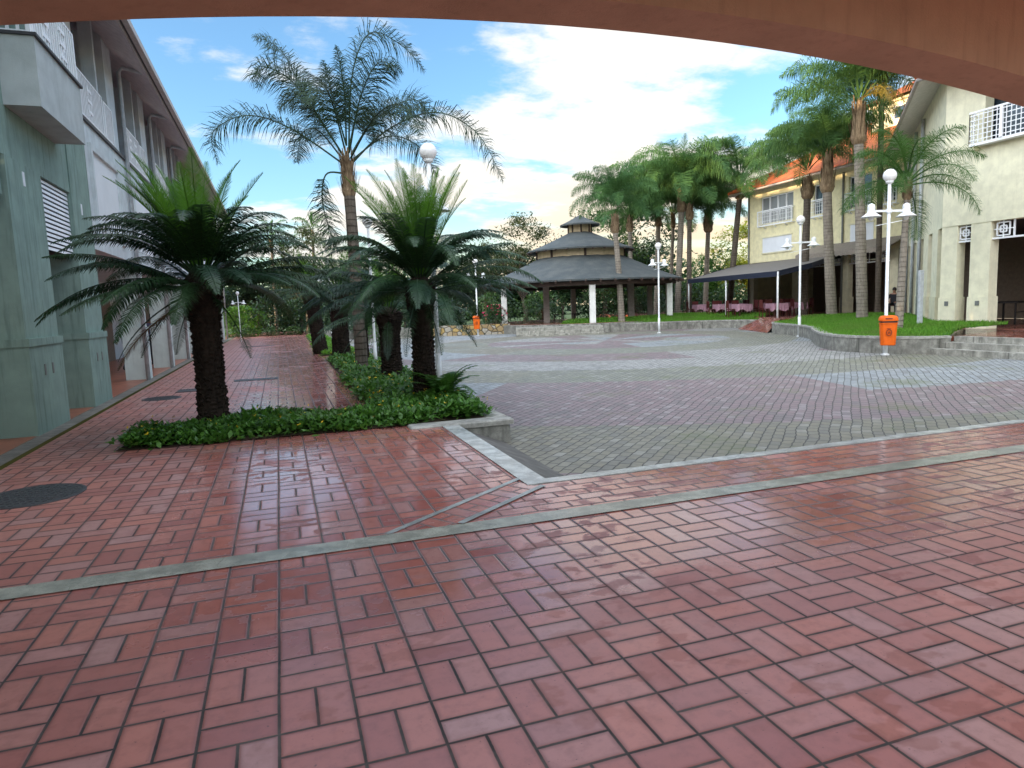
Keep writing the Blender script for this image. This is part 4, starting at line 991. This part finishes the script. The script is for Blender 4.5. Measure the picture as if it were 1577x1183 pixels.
# ------------------------------------------------------------------ restaurant tables and chairs
def make_table():
    t=empty('dining_table',(0,0,0),'x','table','restaurant tables under the dark canopy')
    mb=MB(); mb.cbox(-.55,-.4,.70,.55,.4,.74,.01); mb.build('tabletop',M['tablewood'],t)
    for x in (-.48,.44):
        for y in (-.34,.30): mb=MB(); mb.box(x,y,0,x+.05,y+.05,.70); mb.build('leg',M['tablewood'],t)
    return t
def cloth_mesh():
    mb=MB(); mb.box(-.57,-.42,.741,.57,.42,.748)
    n=30
    P=[]
    for k in range(n): P.append((-.57+1.14*k/n,-.42))
    for k in range(n): P.append((.57,-.42+.84*k/n))
    for k in range(n): P.append((.57-1.14*k/n,.42))
    for k in range(n): P.append((-.57,.42-.84*k/n))
    m=len(P); vs=[]
    for k,(x,y) in enumerate(P):
        w=1+.05*math.sin(k*1.1)+.03*math.sin(k*.37); vs += [(x,y,.747),(x*w*1.02,y*w*1.03,.36+.07*math.sin(k*.21))]
    mb.add(vs,[(2*k,2*((k+1)%m),2*((k+1)%m)+1,2*k+1) for k in range(m)])
    return mb
def make_chair():
    t=empty('dining_chair',(0,0,0),'x','chair','dark red chairs at the restaurant tables')
    mb=MB(); mb.cbox(-.22,-.22,.43,.22,.22,.47,.01); mb.build('seat',M['chair'],t)
    mb=MB(); mb.cbox(-.22,.19,.52,.22,.23,.98,.01); mb.build('backrest',M['chair'],t)
    for x in (-.22,.18):
        mb=MB(); mb.box(x,-.22,0,x+.04,-.18,.43); mb.build('leg',M['chair'],t)
        mb=MB(); mb.box(x,.18,0,x+.04,.22,.55); mb.build('leg',M['chair'],t)
    return t
T0=make_table(); C0=make_chair(); K0=cloth_mesh().build('tablecloth',M['cloth']); tag(K0,'x','tablecloth','mauve tablecloths on the restaurant tables')
TS=[(28.0,41.2),(29.6,39.6),(27.6,38.2),(29.9,36.4),(27.2,35.6),(29.4,33.4),(27.3,32.6),(30.9,41.6)]
TP=['at the far left end of the canopy','second from the far left end','left of the middle canopy post','behind the middle canopy post','just right of the middle canopy post','behind the lamp post by the ramp','nearest the brick ramp','deepest under the far canopy corner']
ft=True; fc=True
for i,(x,y) in enumerate(TS):
    t=T0 if i==0 else copy_tree(T0); t.location=(x,y,.362); t.rotation_euler=(0,0,R(75)); t['label']='dark wooden restaurant table '+TP[i]
    k=K0 if i==0 else copy_tree(K0); k.location=(x,y,.364); k.rotation_euler=(0,0,R(75)); k['label']='mauve tablecloth on the table '+TP[i]
    for j,(a,s) in enumerate(((0,'behind'),(180,'in front'),(90,'at right end'))):
        c=C0 if (i==0 and j==0) else copy_tree(C0)
        an=R(75); d=.72 if j<2 else .85
        ox,oy={0:(0,d),180:(0,-d),90:(d,0)}[a]; 
        c.location=(x+ox*math.cos(an)-oy*math.sin(an),y+ox*math.sin(an)+oy*math.cos(an),.362); c.rotation_euler=(0,0,an+R({0:0,180:180,90:-90}[a])); c['label']='red chair '+s+', table '+TP[i]
# dark table in the near wing arcade
t=empty('dark_table',(26.0,18.35,.2),'dark table just inside the right hand arcade opening','table',None,R(20))
mb=MB(); mb.cbox(-.7,-.45,.78,.7,.45,.84,.01); mb.build('tabletop',M['black'],t)
for x in (-.62,.56):
    for y in (-.38,.32): mb=MB(); mb.box(x,y,0,x+.06,y+.06,.78); mb.build('leg',M['black'],t)
mb=MB(); mb.box(-.62,-.36,.42,.62,-.32,.46); mb.build('stretcher',M['black'],t)
# grey post on the lawn
mb=MB(); mb.cbox(-.09,-.05,-.1,.09,.05,1.95,.015); o=mb.build('grey_post',M['pipe']); o.location=(20.85,17.75,.3); tag(o,'plain grey upright post on the lawn right of the slim young palm','post')

# ------------------------------------------------------------------ pavilion
GC=V((20.5,44.65,0)); fx=V((-.32,-.947,0)); a0=math.atan2(fx.y,fx.x)
GZ=empty('pavilion',(0,0,0),'round open pavilion with three tiered grey roof and white columns','pavilion')
c=(GC.x,GC.y,0)
mb=MB(); mb.lathe([(6.9,-.45),(6.9,.24),(6.8,.26),(.1,.26)],32,c,a0); mb.build('base',M['wallstone'],GZ); mb=MB(); mb.lathe([(6.6,.262),(6.6,.28),(.1,.28)],32,c,a0); mb.build('floor',M['terrace'],GZ)
def cone(prof,name,mat,n=24): mb=MB(); mb.lathe(prof,n,c,a0,False); return mb.build(name,M[mat],GZ)
def ncone(z0,r0,z1,r1,th=.1):
    return [(r0,z0-th),(r0,z0),(r0*.75+r1*.25,z0+(z1-z0)*.22),(r0*.5+r1*.5,z0+(z1-z0)*.46),(r1,z1),(r1,z1-th),(r0*.9,z0-th+.02),(r0,z0-th)]
cone(ncone(3.0,7.0,4.7,3.0),'lower_roof','shingle'); cone(ncone(5.2,3.75,6.45,.75),'middle_roof','shingle'); cone(ncone(6.98,1.4,7.65,.03),'top_roof','shingle')
cone([(3.05,4.55),(3.05,5.3)],'clerestory_screen','rattan',16); cone([(.8,6.3),(.8,7.05)],'lantern_screen','rattan',8)
for k in range(8):
    a=a0+2*PI*k/8; pbox('clerestory_post','wood',GZ,c[0]+3.08*math.cos(a)-.06,c[1]+3.08*math.sin(a)-.06,4.5,c[0]+3.08*math.cos(a)+.06,c[1]+3.08*math.sin(a)+.06,5.35); pbox('lantern_post','wood',GZ,c[0]+.82*math.cos(a)-.04,c[1]+.82*math.sin(a)-.04,6.3,c[0]+.82*math.cos(a)+.04,c[1]+.82*math.sin(a)+.04,7.05)
for k in range(48):
    a=a0+2*PI*(k+.5)/48; u=V((math.cos(a),math.sin(a),0)); mb=MB(); mb.bar(GC+u*7.1+V((0,0,2.82)),GC+u*3.0+V((0,0,4.48)),.08,.14); mb.build('rafter',M['wood'],GZ)
for k in range(28):
    a=a0+2*PI*(k+.5)/28; u=V((math.cos(a),math.sin(a),0)); mb=MB(); mb.bar(GC+u*3.8+V((0,0,5.05)),GC+u*2.9+V((0,0,5.4)),.07,.1); mb.build('rafter',M['wood'],GZ)
mb=MB(); mb.lathe([(6.55,2.62),(6.55,2.86),(6.25,2.86),(6.25,2.62),(6.55,2.62)],24,c,a0,False); mb.build('ring_beam',M['wood'],GZ)
for k,ang in enumerate((0,60,-60,120,-120,180)):
    a=a0+R(ang); p=GC+V((math.cos(a),math.sin(a),0))*6.35; mb=MB()
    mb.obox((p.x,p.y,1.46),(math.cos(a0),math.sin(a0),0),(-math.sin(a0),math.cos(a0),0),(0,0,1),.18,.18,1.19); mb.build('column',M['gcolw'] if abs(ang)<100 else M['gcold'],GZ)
for ox,oy in ((-2.6,-1.6),(3.4,-.6)):
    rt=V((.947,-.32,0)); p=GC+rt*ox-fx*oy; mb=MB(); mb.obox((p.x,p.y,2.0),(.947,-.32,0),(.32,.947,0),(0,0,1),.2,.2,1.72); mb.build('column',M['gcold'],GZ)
mb=MB(); st=V((.947,-.32,0))
for k in range(3):
    p=GC+fx*(7.75-.3*k)+st*(-2.2); mb.obox((p.x,p.y,-.45+.1*k+.04),(.947,-.32,0),(.32,.947,0),(0,0,1),2.6,.9,.2+.09*k)
tag(mb.build('stone_steps',M['stepc']),'low wide steps leading up to the pavilion','steps')
mb=MB()
for k in range(3):
    mb.cbox(-.9,-.2+.0*k,.42,.9,.2,.47,.01) if k==0 else mb.box(-.8 if k==1 else .74,-.15,0,-.74 if k==1 else .8,.15,.42)
o=mb.build('bench',M['wood']); o.location=(20.5,47.8,.28); o.rotation_euler=(0,0,-.32); tag(o,'dark wooden bench inside the pavilion','bench')
# stone wall left of the pavilion
mb=MB(); mb.obox((11.9,43.4,0),(.96,-.27,0),(.27,.96,0),(0,0,1),2.6,.2,.36); tag(mb.build('stone_wall',M['rubble']),'low yellowish rubble stone wall left of the pavilion steps','wall')
mb=MB(); mb.obox((5.8,46.2,0),(.95,-.3,0),(.3,.95,0),(0,0,1),4.0,.2,.30); tag(mb.build('stone_wall',M['wallstone']),'grey low wall at the far left edge of the plaza','wall')

# ------------------------------------------------------------------ trees and shrubs
def tree_mesh(seed, H, rad, th, nl, ls, open_=0., squash=.8):
    rng=random.Random(seed); tr=MB(); tips=[]
    def limb(p,d,L,r,dep):
        q=p+d*L; m=p+d*L*.5+V((rng.uniform(-.1,.1),rng.uniform(-.1,.1),0))*L; tr.tube([p,m,q],[r,r*.8,r*.62],6)
        if dep==0: tips.append(q); return
        for k in range(rng.randint(2,3)+(dep==3)):
            a=rng.random()*2*PI; s=rng.uniform(.45,.95); nd_=(d+V((math.cos(a)*s,math.sin(a)*s,rng.uniform(-.1,.35)))).normalized()
            limb(q,nd_,L*rng.uniform(.62,.82),r*.58,dep-1)
        if dep<3: tips.append(q)
    limb(V((0,0,-.2)),V((rng.uniform(-.06,.06),rng.uniform(-.06,.06),1)).normalized(),th,H*.03,3)
    cr=MB(); zc=H*.62
    cl=[t for t in tips]
    while len(cl)<60:
        a=rng.random()*2*PI; u=rng.uniform(-.8,1); rr=rad*math.sqrt(max(0,1-u*u))*rng.uniform(.5,1); cl.append(V((math.cos(a)*rr,math.sin(a)*rr,zc+u*H*.36*squash/.8)))
    for c_ in cl:
        sz=rng.uniform(.35,1.)*rad*.32
        for k in range(int(nl/len(cl)*rng.uniform(.5,1.5))):
            gz_=lambda q: max(-1.5*q,min(1.5*q,rng.gauss(0,q))); p=c_+V((gz_(sz),gz_(sz),gz_(sz*.7)))
            if p.z>th*.35: leafblob(cr,rng,p,ls)
    return tr,cr
TR=[tree_mesh(201,10,3.6,2.6,12000,.28),tree_mesh(202,9,3.2,2.2,11000,.27),tree_mesh(203,11,3.4,3.2,8500,.28)]
TM=[(t.build('trunk',M['bark']),c_) for t,c_ in TR]
def tree(name, loc, k, s, mat, label, group=None, rz=0., cat='tree', sz=None):
    root=empty(name,loc,label,cat,group,rz); root.scale=(s,s,sz or s)
    o=TM[k][0].copy(); COL.objects.link(o); o.parent=root
    key=(k,mat)
    if key not in CROWNS: CROWNS[key]=TM[k][1].build('crown',M[mat],root)
    else:
        c_=CROWNS[key].copy(); COL.objects.link(c_); c_.parent=root
    return root
CROWNS={}
g='trees beyond the plaza'
tree('broadleaf_tree',(22.5,62,-.5),2,.92,'treeleafo','open crowned olive tree left of the pavilion roof tip',g,.4)
tree('broadleaf_tree',(19.2,64,-.5),2,.72,'treeleafo','smaller olive tree at the left edge of the pavilion roof',g,1.9)
tree('broadleaf_tree',(29.0,58,-.5),0,1.02,'treeleaf','dense green tree rising right behind the pavilion roof',g,.9)
tree('broadleaf_tree',(33.4,60,-.5),1,1.22,'treeleafd','dark tree between the pavilion and the twin palms',g,2.2)
tree('broadleaf_tree',(37.0,63,-.5),0,.78,'treeleaf','mid green tree behind the twin palms',g,3.1)
tree('broadleaf_tree',(41.0,60,-.5),1,.68,'treeleafl','light green tree above the far end of the canopy',g,4.1)
tree('broadleaf_tree',(44.2,57.5,-.5),1,1.0,'treeleafy','yellow sunlit tree beside the corner of the cream building',g,5.1)
tree('broadleaf_tree',(25.5,60,-.5),1,.74,'treeleafd','dark low tree seen under the pavilion roof',g,.1)
tree('broadleaf_tree',(15.0,58,-.5),0,.62,'treeleafd','rounded dark tree left of the pavilion columns',g,.7)
tree('broadleaf_tree',(10.5,60,-.5),1,.72,'treeleaf','green tree behind the second nearest cycad',g,1.7)
tree('broadleaf_tree',(6.4,58,-.5),0,.70,'treeleaf','green tree behind the tall feathery palm',g,2.9)
tree('broadleaf_tree',(2.5,64,-.5),2,.85,'treeleafo','thin olive tree at the far end of the brick walk',g,2.4)
tree('broadleaf_tree',(-1.5,60,-.5),0,.62,'treeleafd','dark tree closing the far end of the brick walk',g,5.5)
tree('broadleaf_tree',(-4.5,58,-.5),1,.75,'treeleafd','dark tree at the end of the left building',g,3.5)
palm('feather_palm',(-.2,66,-.3),(-.1,66,7.6),.17,.12,'small distant palm above the end of the brick walk',crown_mesh(140,2.4,14,40,.5,.8,-5,75,(60,100),.04),1.,.5,'ptrunkd',(1.2,.6),21,0,None)
palm('feather_palm',(3.5,68,-.3),(3.6,68,8.6),.17,.12,'second distant palm, taller, above the far walk',crown_mesh(141,2.4,14,40,.5,.8,-5,75,(60,100),.04),1.,.9,'ptrunkd',(1.2,.6),22,0,None)
for n_ in ('crown',):
    for o in [o for o in bpy.data.objects if o.name.startswith('crown') and o.parent is None and o.type=='MESH']: bpy.data.objects.remove(o)
for t,_ in TM: bpy.data.objects.remove(t)
def shrub(loc, r, h, mat, label, n=1400, ls=.2, fl=None, nf=0, seed=1, cat='shrub', name='shrub'):
    rng=random.Random(seed); mb=MB()
    for k in range(n):
        a=rng.random()*2*PI; u=rng.uniform(-.6,1); rr=r*math.sqrt(max(0,1-u*u*.95))*rng.random()**.35*(1+.25*math.sin(3*a+u*4)); leafblob(mb,rng,V((math.cos(a)*rr,math.sin(a)*rr,h*.45+u*h*.52)),ls)
    root=empty(name,loc,label,cat); mb.build('foliage',M[mat],root)
    st=MB()
    for k in range(4): a=k*1.6; st.tube([(0.04*math.cos(a),.04*math.sin(a),-.2),(r*.3*math.cos(a),r*.3*math.sin(a),h*.5)],[.05,.02],5)
    st.build('stem',M['bark'],root)
    if nf:
        f=MB()
        for k in range(nf):
            a=rng.random()*2*PI; u=rng.uniform(0,1); rr=r*math.sqrt(1-u*u*.9)*1.02
            for q in range(4): leafblob(f,rng,V((math.cos(a)*rr,math.sin(a)*rr,h*.5+u*h*.5)),ls*.8)
        f.build('flowers',M[fl],root)
    return root
SH=[((-2.6,53,-.4),1.7,2.6,'treeleafl','light green bush at the end of the left arcade'),((-.6,54,-.4),1.9,3.4,'treeleafd','dark bush closing the left half of the walk'),((1.6,53,-.4),1.7,3.0,'treeleafd','dark bush closing the right half of the walk'),((4.2,51,-.4),1.8,2.8,'treeleafd','dark bush behind the far lamp post'),((6.6,50,-.4),1.7,2.6,'treeleafd','dark bush behind the middle cycads'),((9.2,49,-.4),1.8,2.9,'treeleaf','green bush left of the rubble stone wall'),((11.3,47.5,-.4),1.6,2.6,'treeleafd','dark bush behind the rubble stone wall'),
    ((16.5,53,-.4),2.0,3.0,'treeleaf','green bush seen between the left pavilion columns'),((21.5,55,-.4),2.2,3.0,'treeleaf','green bush framed in the middle of the pavilion'),((26.5,54,-.4),2.2,3.2,'treeleafd','dark bush behind the right pavilion columns'),((31.5,55,-.4),2.2,3.6,'treeleafd','dark bush under the twin palms'),((36,55,-.4),2.2,3.4,'treeleafd','dark bush at the far end of the canopy'),((40,54,-.4),2.2,3.2,'treeleaf','green bush behind the far restaurant tables')]
for i,(l,r_,h_,m_,lb) in enumerate(SH): shrub(l,r_,h_,m_,lb,1500,.24,seed=300+i)
shrub((3.35,24.5,-.3),.55,1.9,'treeleafl','clipped rounded light green shrub beside the lamp post behind the tall palm',1600,.09,seed=320)
shrub((13.6,43.4,.1),.8,1.5,'treeleaf','bush with pink flowers beside the left pavilion column',900,.14,'pinkfl',40,321)
shrub((9.6,45.6,-.1),.9,1.2,'treeleafd','bush with white flowers left of the distant orange bin',900,.14,'whitefl',40,322)
shrub((5.0,45.5,-.1),.9,1.3,'treeleafd','bush with white flowers behind the middle cycads',900,.14,'whitefl',30,323)
for i,(x,y) in enumerate(((-2,51.4),(-.6,51.5),(1.0,51.4),(2.4,50.6))): shrub((x,y,-.1),.6,.7,'treeleaf','low '+['first','second','third','last'][i]+' border plant from the left across the end of the walk',350,.14,None,0,330+i,'plant','border_plant')
cy=cycad((20.9,53.0,-.2),1.3,.2,1.6,61,'cycad framed between the pavilion columns',16,12,6,.8,.2,n=30); del cy['group']
# wood far behind
wd=MB(); rng=random.Random(88)
for k in range(34):
    x=-26+k*2.6+rng.uniform(-.8,.8); y=74+rng.uniform(-3,6); h=rng.uniform(4.0,6.6)
    for q in range(900): leafblob(wd,rng,V((x+rng.gauss(0,1.5),y+rng.gauss(0,1.0),min(h*1.25,abs(rng.gauss(h*.5,h*.32))))),.7)
tag(wd.build('far_wood',M['treeleafd']),'dark green wood filling the background behind the plaza','trees',kind='stuff')

# ------------------------------------------------------------------ people
def person(loc, rz, J, label, shirt, legs, extra=None):
    # J: joints of one skinned body; feet at the origin, facing -y
    root=empty('person',loc,label,'person',None,rz)
    names=list(J); idx={n:i for i,n in enumerate(names)}
    E=[('pelvis','belly'),('belly','chest'),('chest','neck'),('neck','head'),('head','crown'),
       ('chest','shL'),('shL','elL'),('elL','haL'),('haL','fiL'),('chest','shR'),('shR','elR'),('elR','haR'),('haR','fiR'),
       ('pelvis','hiL'),('hiL','knL'),('knL','anL'),('anL','toL'),('pelvis','hiR'),('hiR','knR'),('knR','anR'),('anR','toR')]
    rad=dict(pelvis=(.16,.12),belly=(.15,.105),chest=(.17,.12),neck=(.055,.055),head=(.08,.095),crown=(.075,.09),sh=(.065,.065),el=(.045,.045),ha=(.032,.03),fi=(.028,.016),hi=(.095,.095),kn=(.062,.062),an=(.042,.042),to=(.04,.028))
    me=bpy.data.meshes.new('body'); me.from_pydata([J[n] for n in names],[(idx[a],idx[b]) for a,b in E],[]); 
    o=bpy.data.objects.new('body',me); COL.objects.link(o)
    sk=o.modifiers.new('s','SKIN'); sb=o.modifiers.new('d','SUBSURF'); sb.levels=2; sb.render_levels=2
    for n in names:
        k=n if n in rad else n[:2]; v=me.skin_vertices[0].data[idx[n]]; v.radius=rad[k]; v.use_root=(n=='pelvis')
    dg=bpy.context.evaluated_depsgraph_get(); me2=bpy.data.meshes.new_from_object(o.evaluated_get(dg)); bpy.data.objects.remove(o)
    me2.name='body'; b=bpy.data.objects.new('body',me2); COL.objects.link(b); b.parent=root
    me2.materials.clear()
    for m in (M['skin'],shirt,legs,M['black']): me2.materials.append(m)
    hz=J['pelvis'][2]; nz=J['neck'][2]-.05
    hands=[V(J['haL']),V(J['haR'])]; els=[V(J['elL']),V(J['elR'])]; feet=[V(J['toL']),V(J['toR']),V(J['anL']),V(J['anR'])]; legsj=[(V(J['hi'+s]),V(J['kn'+s]),V(J['an'+s])) for s in 'LR']
    def dseg(p,a,c): 
        t=max(0,min(1,(p-a).dot(c-a)/max(1e-6,(c-a).length_squared))); return (p-(a+(c-a)*t)).length
    for f in me2.polygons:
        p=V(f.center); m=1
        dl=min(min(dseg(p,h_,k_),dseg(p,k_,a_)) for h_,k_,a_ in legsj); dt=dseg(p,V(J['belly']),V(J['chest'])); dar=min(dseg(p,els[i],hands[i]) for i in (0,1)); dfi=min(dseg(p,V(J['ha'+s]),V(J['fi'+s])) for s in 'LR')
        if p.z>nz: m=0
        elif min(dar,dfi)<.06 and min(dar,dfi)<dl and min(dar,dfi)<dt*.7: m=0
        elif dl<dt and p.z<hz+.06: m=2
        if min((p-q).length for q in feet)<.10: m=3
        f.material_index=m; f.use_smooth=True
    h=V(J['head']); c=V(J['crown']); mb=MB(); mb.sphere(tuple((h+c)/2+V((0,.018,.03))),.105,14,8,1.12); mb.build('hair',M['hair'],root,True)
    mb=MB(); q=(h+c)/2; mb.sphere((q.x-.035,q.y-.088,q.z+.005),.014,8,6); mb.sphere((q.x+.035,q.y-.088,q.z+.005),.014,8,6); mb.build('eyes',M['black'],root)
    mb=MB(); mb.add([(q.x-.014,q.y-.09,q.z-.03),(q.x+.014,q.y-.09,q.z-.03),(q.x,q.y-.118,q.z-.03),(q.x,q.y-.09,q.z+.015)],[(0,1,2),(0,2,3),(1,3,2)]); mb.build('nose',M['skin'],root)
    for s in 'LR':                                       # five short fingers on each hand
        a=V(J['ha'+s]); d=(V(J['fi'+s])-a).normalized(); sd=d.cross(V((0,0,1))); sd=sd.normalized() if sd.length>.1 else V((0,1,0))
        mb=MB()
        for k in range(4): p=V(J['fi'+s])+sd*(k-1.5)*.018; mb.tube([p-d*.02,p+d*.035,p+d*(.06+.012*(k in(1,2)))+V((0,-.01,0))],[.009,.008,.006],6)
        p=a+sd*.03; mb.tube([p,p+d*.03+sd*.03,p+d*.055+sd*.035],[.011,.009,.007],6); mb.build('fingers',M['skin'],root,True)
    return root
STAND=dict(pelvis=(0,0,.93),belly=(0,0,1.08),chest=(0,.01,1.32),neck=(0,.01,1.47),head=(0,-.01,1.58),crown=(0,-.005,1.68),shL=(.19,.01,1.40),elL=(.25,.02,1.12),haL=(.26,-.06,.87),fiL=(.26,-.08,.79),shR=(-.19,.01,1.40),elR=(-.25,.02,1.12),haR=(-.26,-.06,.87),fiR=(-.26,-.08,.79),hiL=(.10,0,.88),knL=(.11,-.02,.48),anL=(.11,.02,.08),toL=(.12,-.13,.03),hiR=(-.10,0,.88),knR=(-.11,-.02,.48),anR=(-.11,.02,.08),toR=(-.12,-.13,.03))
J1=dict(STAND); J1.update(elR=(-.34,-.12,1.20),haR=(-.46,-.36,1.12),fiR=(-.48,-.43,1.11),knR=(-.11,-.12,.48),anR=(-.11,.12,.09),toR=(-.12,-.02,.05))
person((-4.35,23.2,.006),R(60),J1,'person in white shirt and blue jeans pointing inside the left arcade',M['shirtw'],M['jeans'])
p2=person((-4.05,26.0,.006),R(-10),STAND,'person in lilac shirt and dark trousers standing between the left pillars',M['shirtb'],M['trousers'])
SIT=dict(STAND); 
for k,v in STAND.items(): SIT[k]=(v[0],v[1],v[2]-.38)
SIT.update(knL=(.14,-.42,.52),anL=(.14,-.40,.10),toL=(.15,-.55,.04),knR=(-.14,-.42,.52),anR=(-.14,-.40,.10),toR=(-.15,-.55,.04),hiL=(.10,-.02,.53),hiR=(-.10,-.02,.53),haL=(.16,-.32,.62),fiL=(.12,-.39,.61),haR=(-.16,-.32,.62),fiR=(-.12,-.39,.61),elL=(.26,-.08,.76),elR=(-.26,-.08,.76))
person((30.6,27.6,.38),R(-60),SIT,'seated person in black clothes at the shopfront behind the slim young palm',M['blackcloth'],M['blackcloth'])
st=copy_tree(C0); st.location=(30.6,27.62,.36); st.rotation_euler=(0,0,R(-60)); st['label']='dark chair under the seated person in black'; del st['group']

# ------------------------------------------------------------------ sky, sun, camera
SUN_EL=R(7.0); SUN_AZ=R(-90-4)      # compass style: measured from +Y towards +X
world=bpy.data.worlds.new('World'); sc.world=world; world.use_nodes=True
t=NT.__new__(NT); t.nt=world.node_tree; t.nt.nodes.clear()
out=t.n('ShaderNodeOutputWorld'); bg=t.n('ShaderNodeBackground')
sky=t.n('ShaderNodeTexSky',sky_type='NISHITA'); sky.sun_disc=False; sky.sun_elevation=SUN_EL; sky.sun_rotation=SUN_AZ; sky.altitude=50; sky.air_density=1.; sky.dust_density=.6; sky.ozone_density=2.
g=t.n('ShaderNodeTexCoord').outputs['Generated']; X,Y,Z=t.xyz(g)
zz=t.math('ADD',t.math('MAXIMUM',Z,0.),.16); u=t.math('DIVIDE',X,zz); v=t.math('DIVIDE',Y,zz)
pv=t.comb(u,v,0.)
n1=t.noise(t.vmul(pv,(1.,1.25,1.)),1.5,9,.6); n2=t.noise(pv,.42,3,.5)
# more cloud low down and towards +X+Y
d1=t.math('ADD',t.math('MULTIPLY',X,.80),t.math('MULTIPLY',Y,.60))
bias=t.math('ADD',t.ss(d1,.42,.95,-.08,.06),t.math('MULTIPLY',t.ss(Z,.34,.08),t.ss(d1,.35,.9,.0,.08)))
m=t.math('ADD',t.math('ADD',n1,t.math('MULTIPLY',t.math('SUBTRACT',n2,.5),.5)),bias)
mask=t.ss(m,.475,.625)
mask=t.math('MULTIPLY',mask,t.ss(Z,-.02,.03))
thick=t.ss(m,.58,.86)
shade=t.ss(t.noise(t.vmul(pv,(1.,1.3,1.)),2.6,6,.6),.3,.7)
ccol=t.mix(thick,(3.7,3.65,3.5),(2.6,2.7,2.8)); ccol=t.mix(t.math('MULTIPLY',shade,.5),ccol,(3.8,3.7,3.4))
warm=t.math('MULTIPLY',t.ss(Z,.26,.03),t.ss(d1,.55,1.))
ccol=t.mix(t.math('MULTIPLY',warm,.9),ccol,(3.9,3.2,2.2))
skyc=t.mix(1.,sky.outputs[0],(1.12,1.36,1.58),'MULTIPLY')
fin=t.mix(mask,skyc,ccol); fin=t.mix(t.math('MULTIPLY',t.math('MULTIPLY',warm,t.ss(Z,.22,.03)),.75),fin,(3.7,3.0,2.0))
# unseen bright cloud added overhead and west behind the viewer, to light the scene
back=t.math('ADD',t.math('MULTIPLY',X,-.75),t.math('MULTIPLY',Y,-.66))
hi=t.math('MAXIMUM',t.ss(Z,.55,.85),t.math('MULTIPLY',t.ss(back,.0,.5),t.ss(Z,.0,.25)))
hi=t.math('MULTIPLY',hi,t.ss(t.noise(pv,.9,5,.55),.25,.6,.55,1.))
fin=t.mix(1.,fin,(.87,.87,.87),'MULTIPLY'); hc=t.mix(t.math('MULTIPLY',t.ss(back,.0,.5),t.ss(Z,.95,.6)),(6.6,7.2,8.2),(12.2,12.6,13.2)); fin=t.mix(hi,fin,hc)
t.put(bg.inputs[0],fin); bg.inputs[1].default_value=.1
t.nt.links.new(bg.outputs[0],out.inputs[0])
sd=bpy.data.lights.new('sun','SUN'); sd.energy=2.6; sd.angle=R(.6); sd.color=(1.,.72,.42); so=bpy.data.objects.new('sun',sd); COL.objects.link(so)
dv=V((math.sin(SUN_AZ)*math.cos(SUN_EL),math.cos(SUN_AZ)*math.cos(SUN_EL),math.sin(SUN_EL)))
so.rotation_euler=(-dv).to_track_quat('-Z','Y').to_euler()
cd=bpy.data.cameras.new('camera'); cam=bpy.data.objects.new('camera',cd); COL.objects.link(cam); sc.camera=cam
yaw,pitch,roll=R(18.624),R(6.65),R(2.1)
Fv=V((math.sin(yaw)*math.cos(pitch),math.cos(yaw)*math.cos(pitch),-math.sin(pitch))); Rv=V((math.cos(yaw),-math.sin(yaw),0)); Uv=Rv.cross(Fv)
c,s=math.cos(roll),math.sin(roll); R2=Rv*c-Uv*s; U2=Rv*s+Uv*c
mt=Matrix((R2,U2,-Fv)).transposed().to_4x4(); mt.translation=V((0,0,1.6)); cam.matrix_world=mt
cd.sensor_fit='HORIZONTAL'; cd.sensor_width=36; cd.lens=36*1050/1577; cd.clip_end=1500; cd.clip_start=.05
sc.view_settings.view_transform='Standard'; sc.view_settings.look='None'; sc.view_settings.gamma=1; sc.view_settings.exposure=1.85
sc.cycles.max_bounces=6; sc.cycles.transparent_max_bounces=4
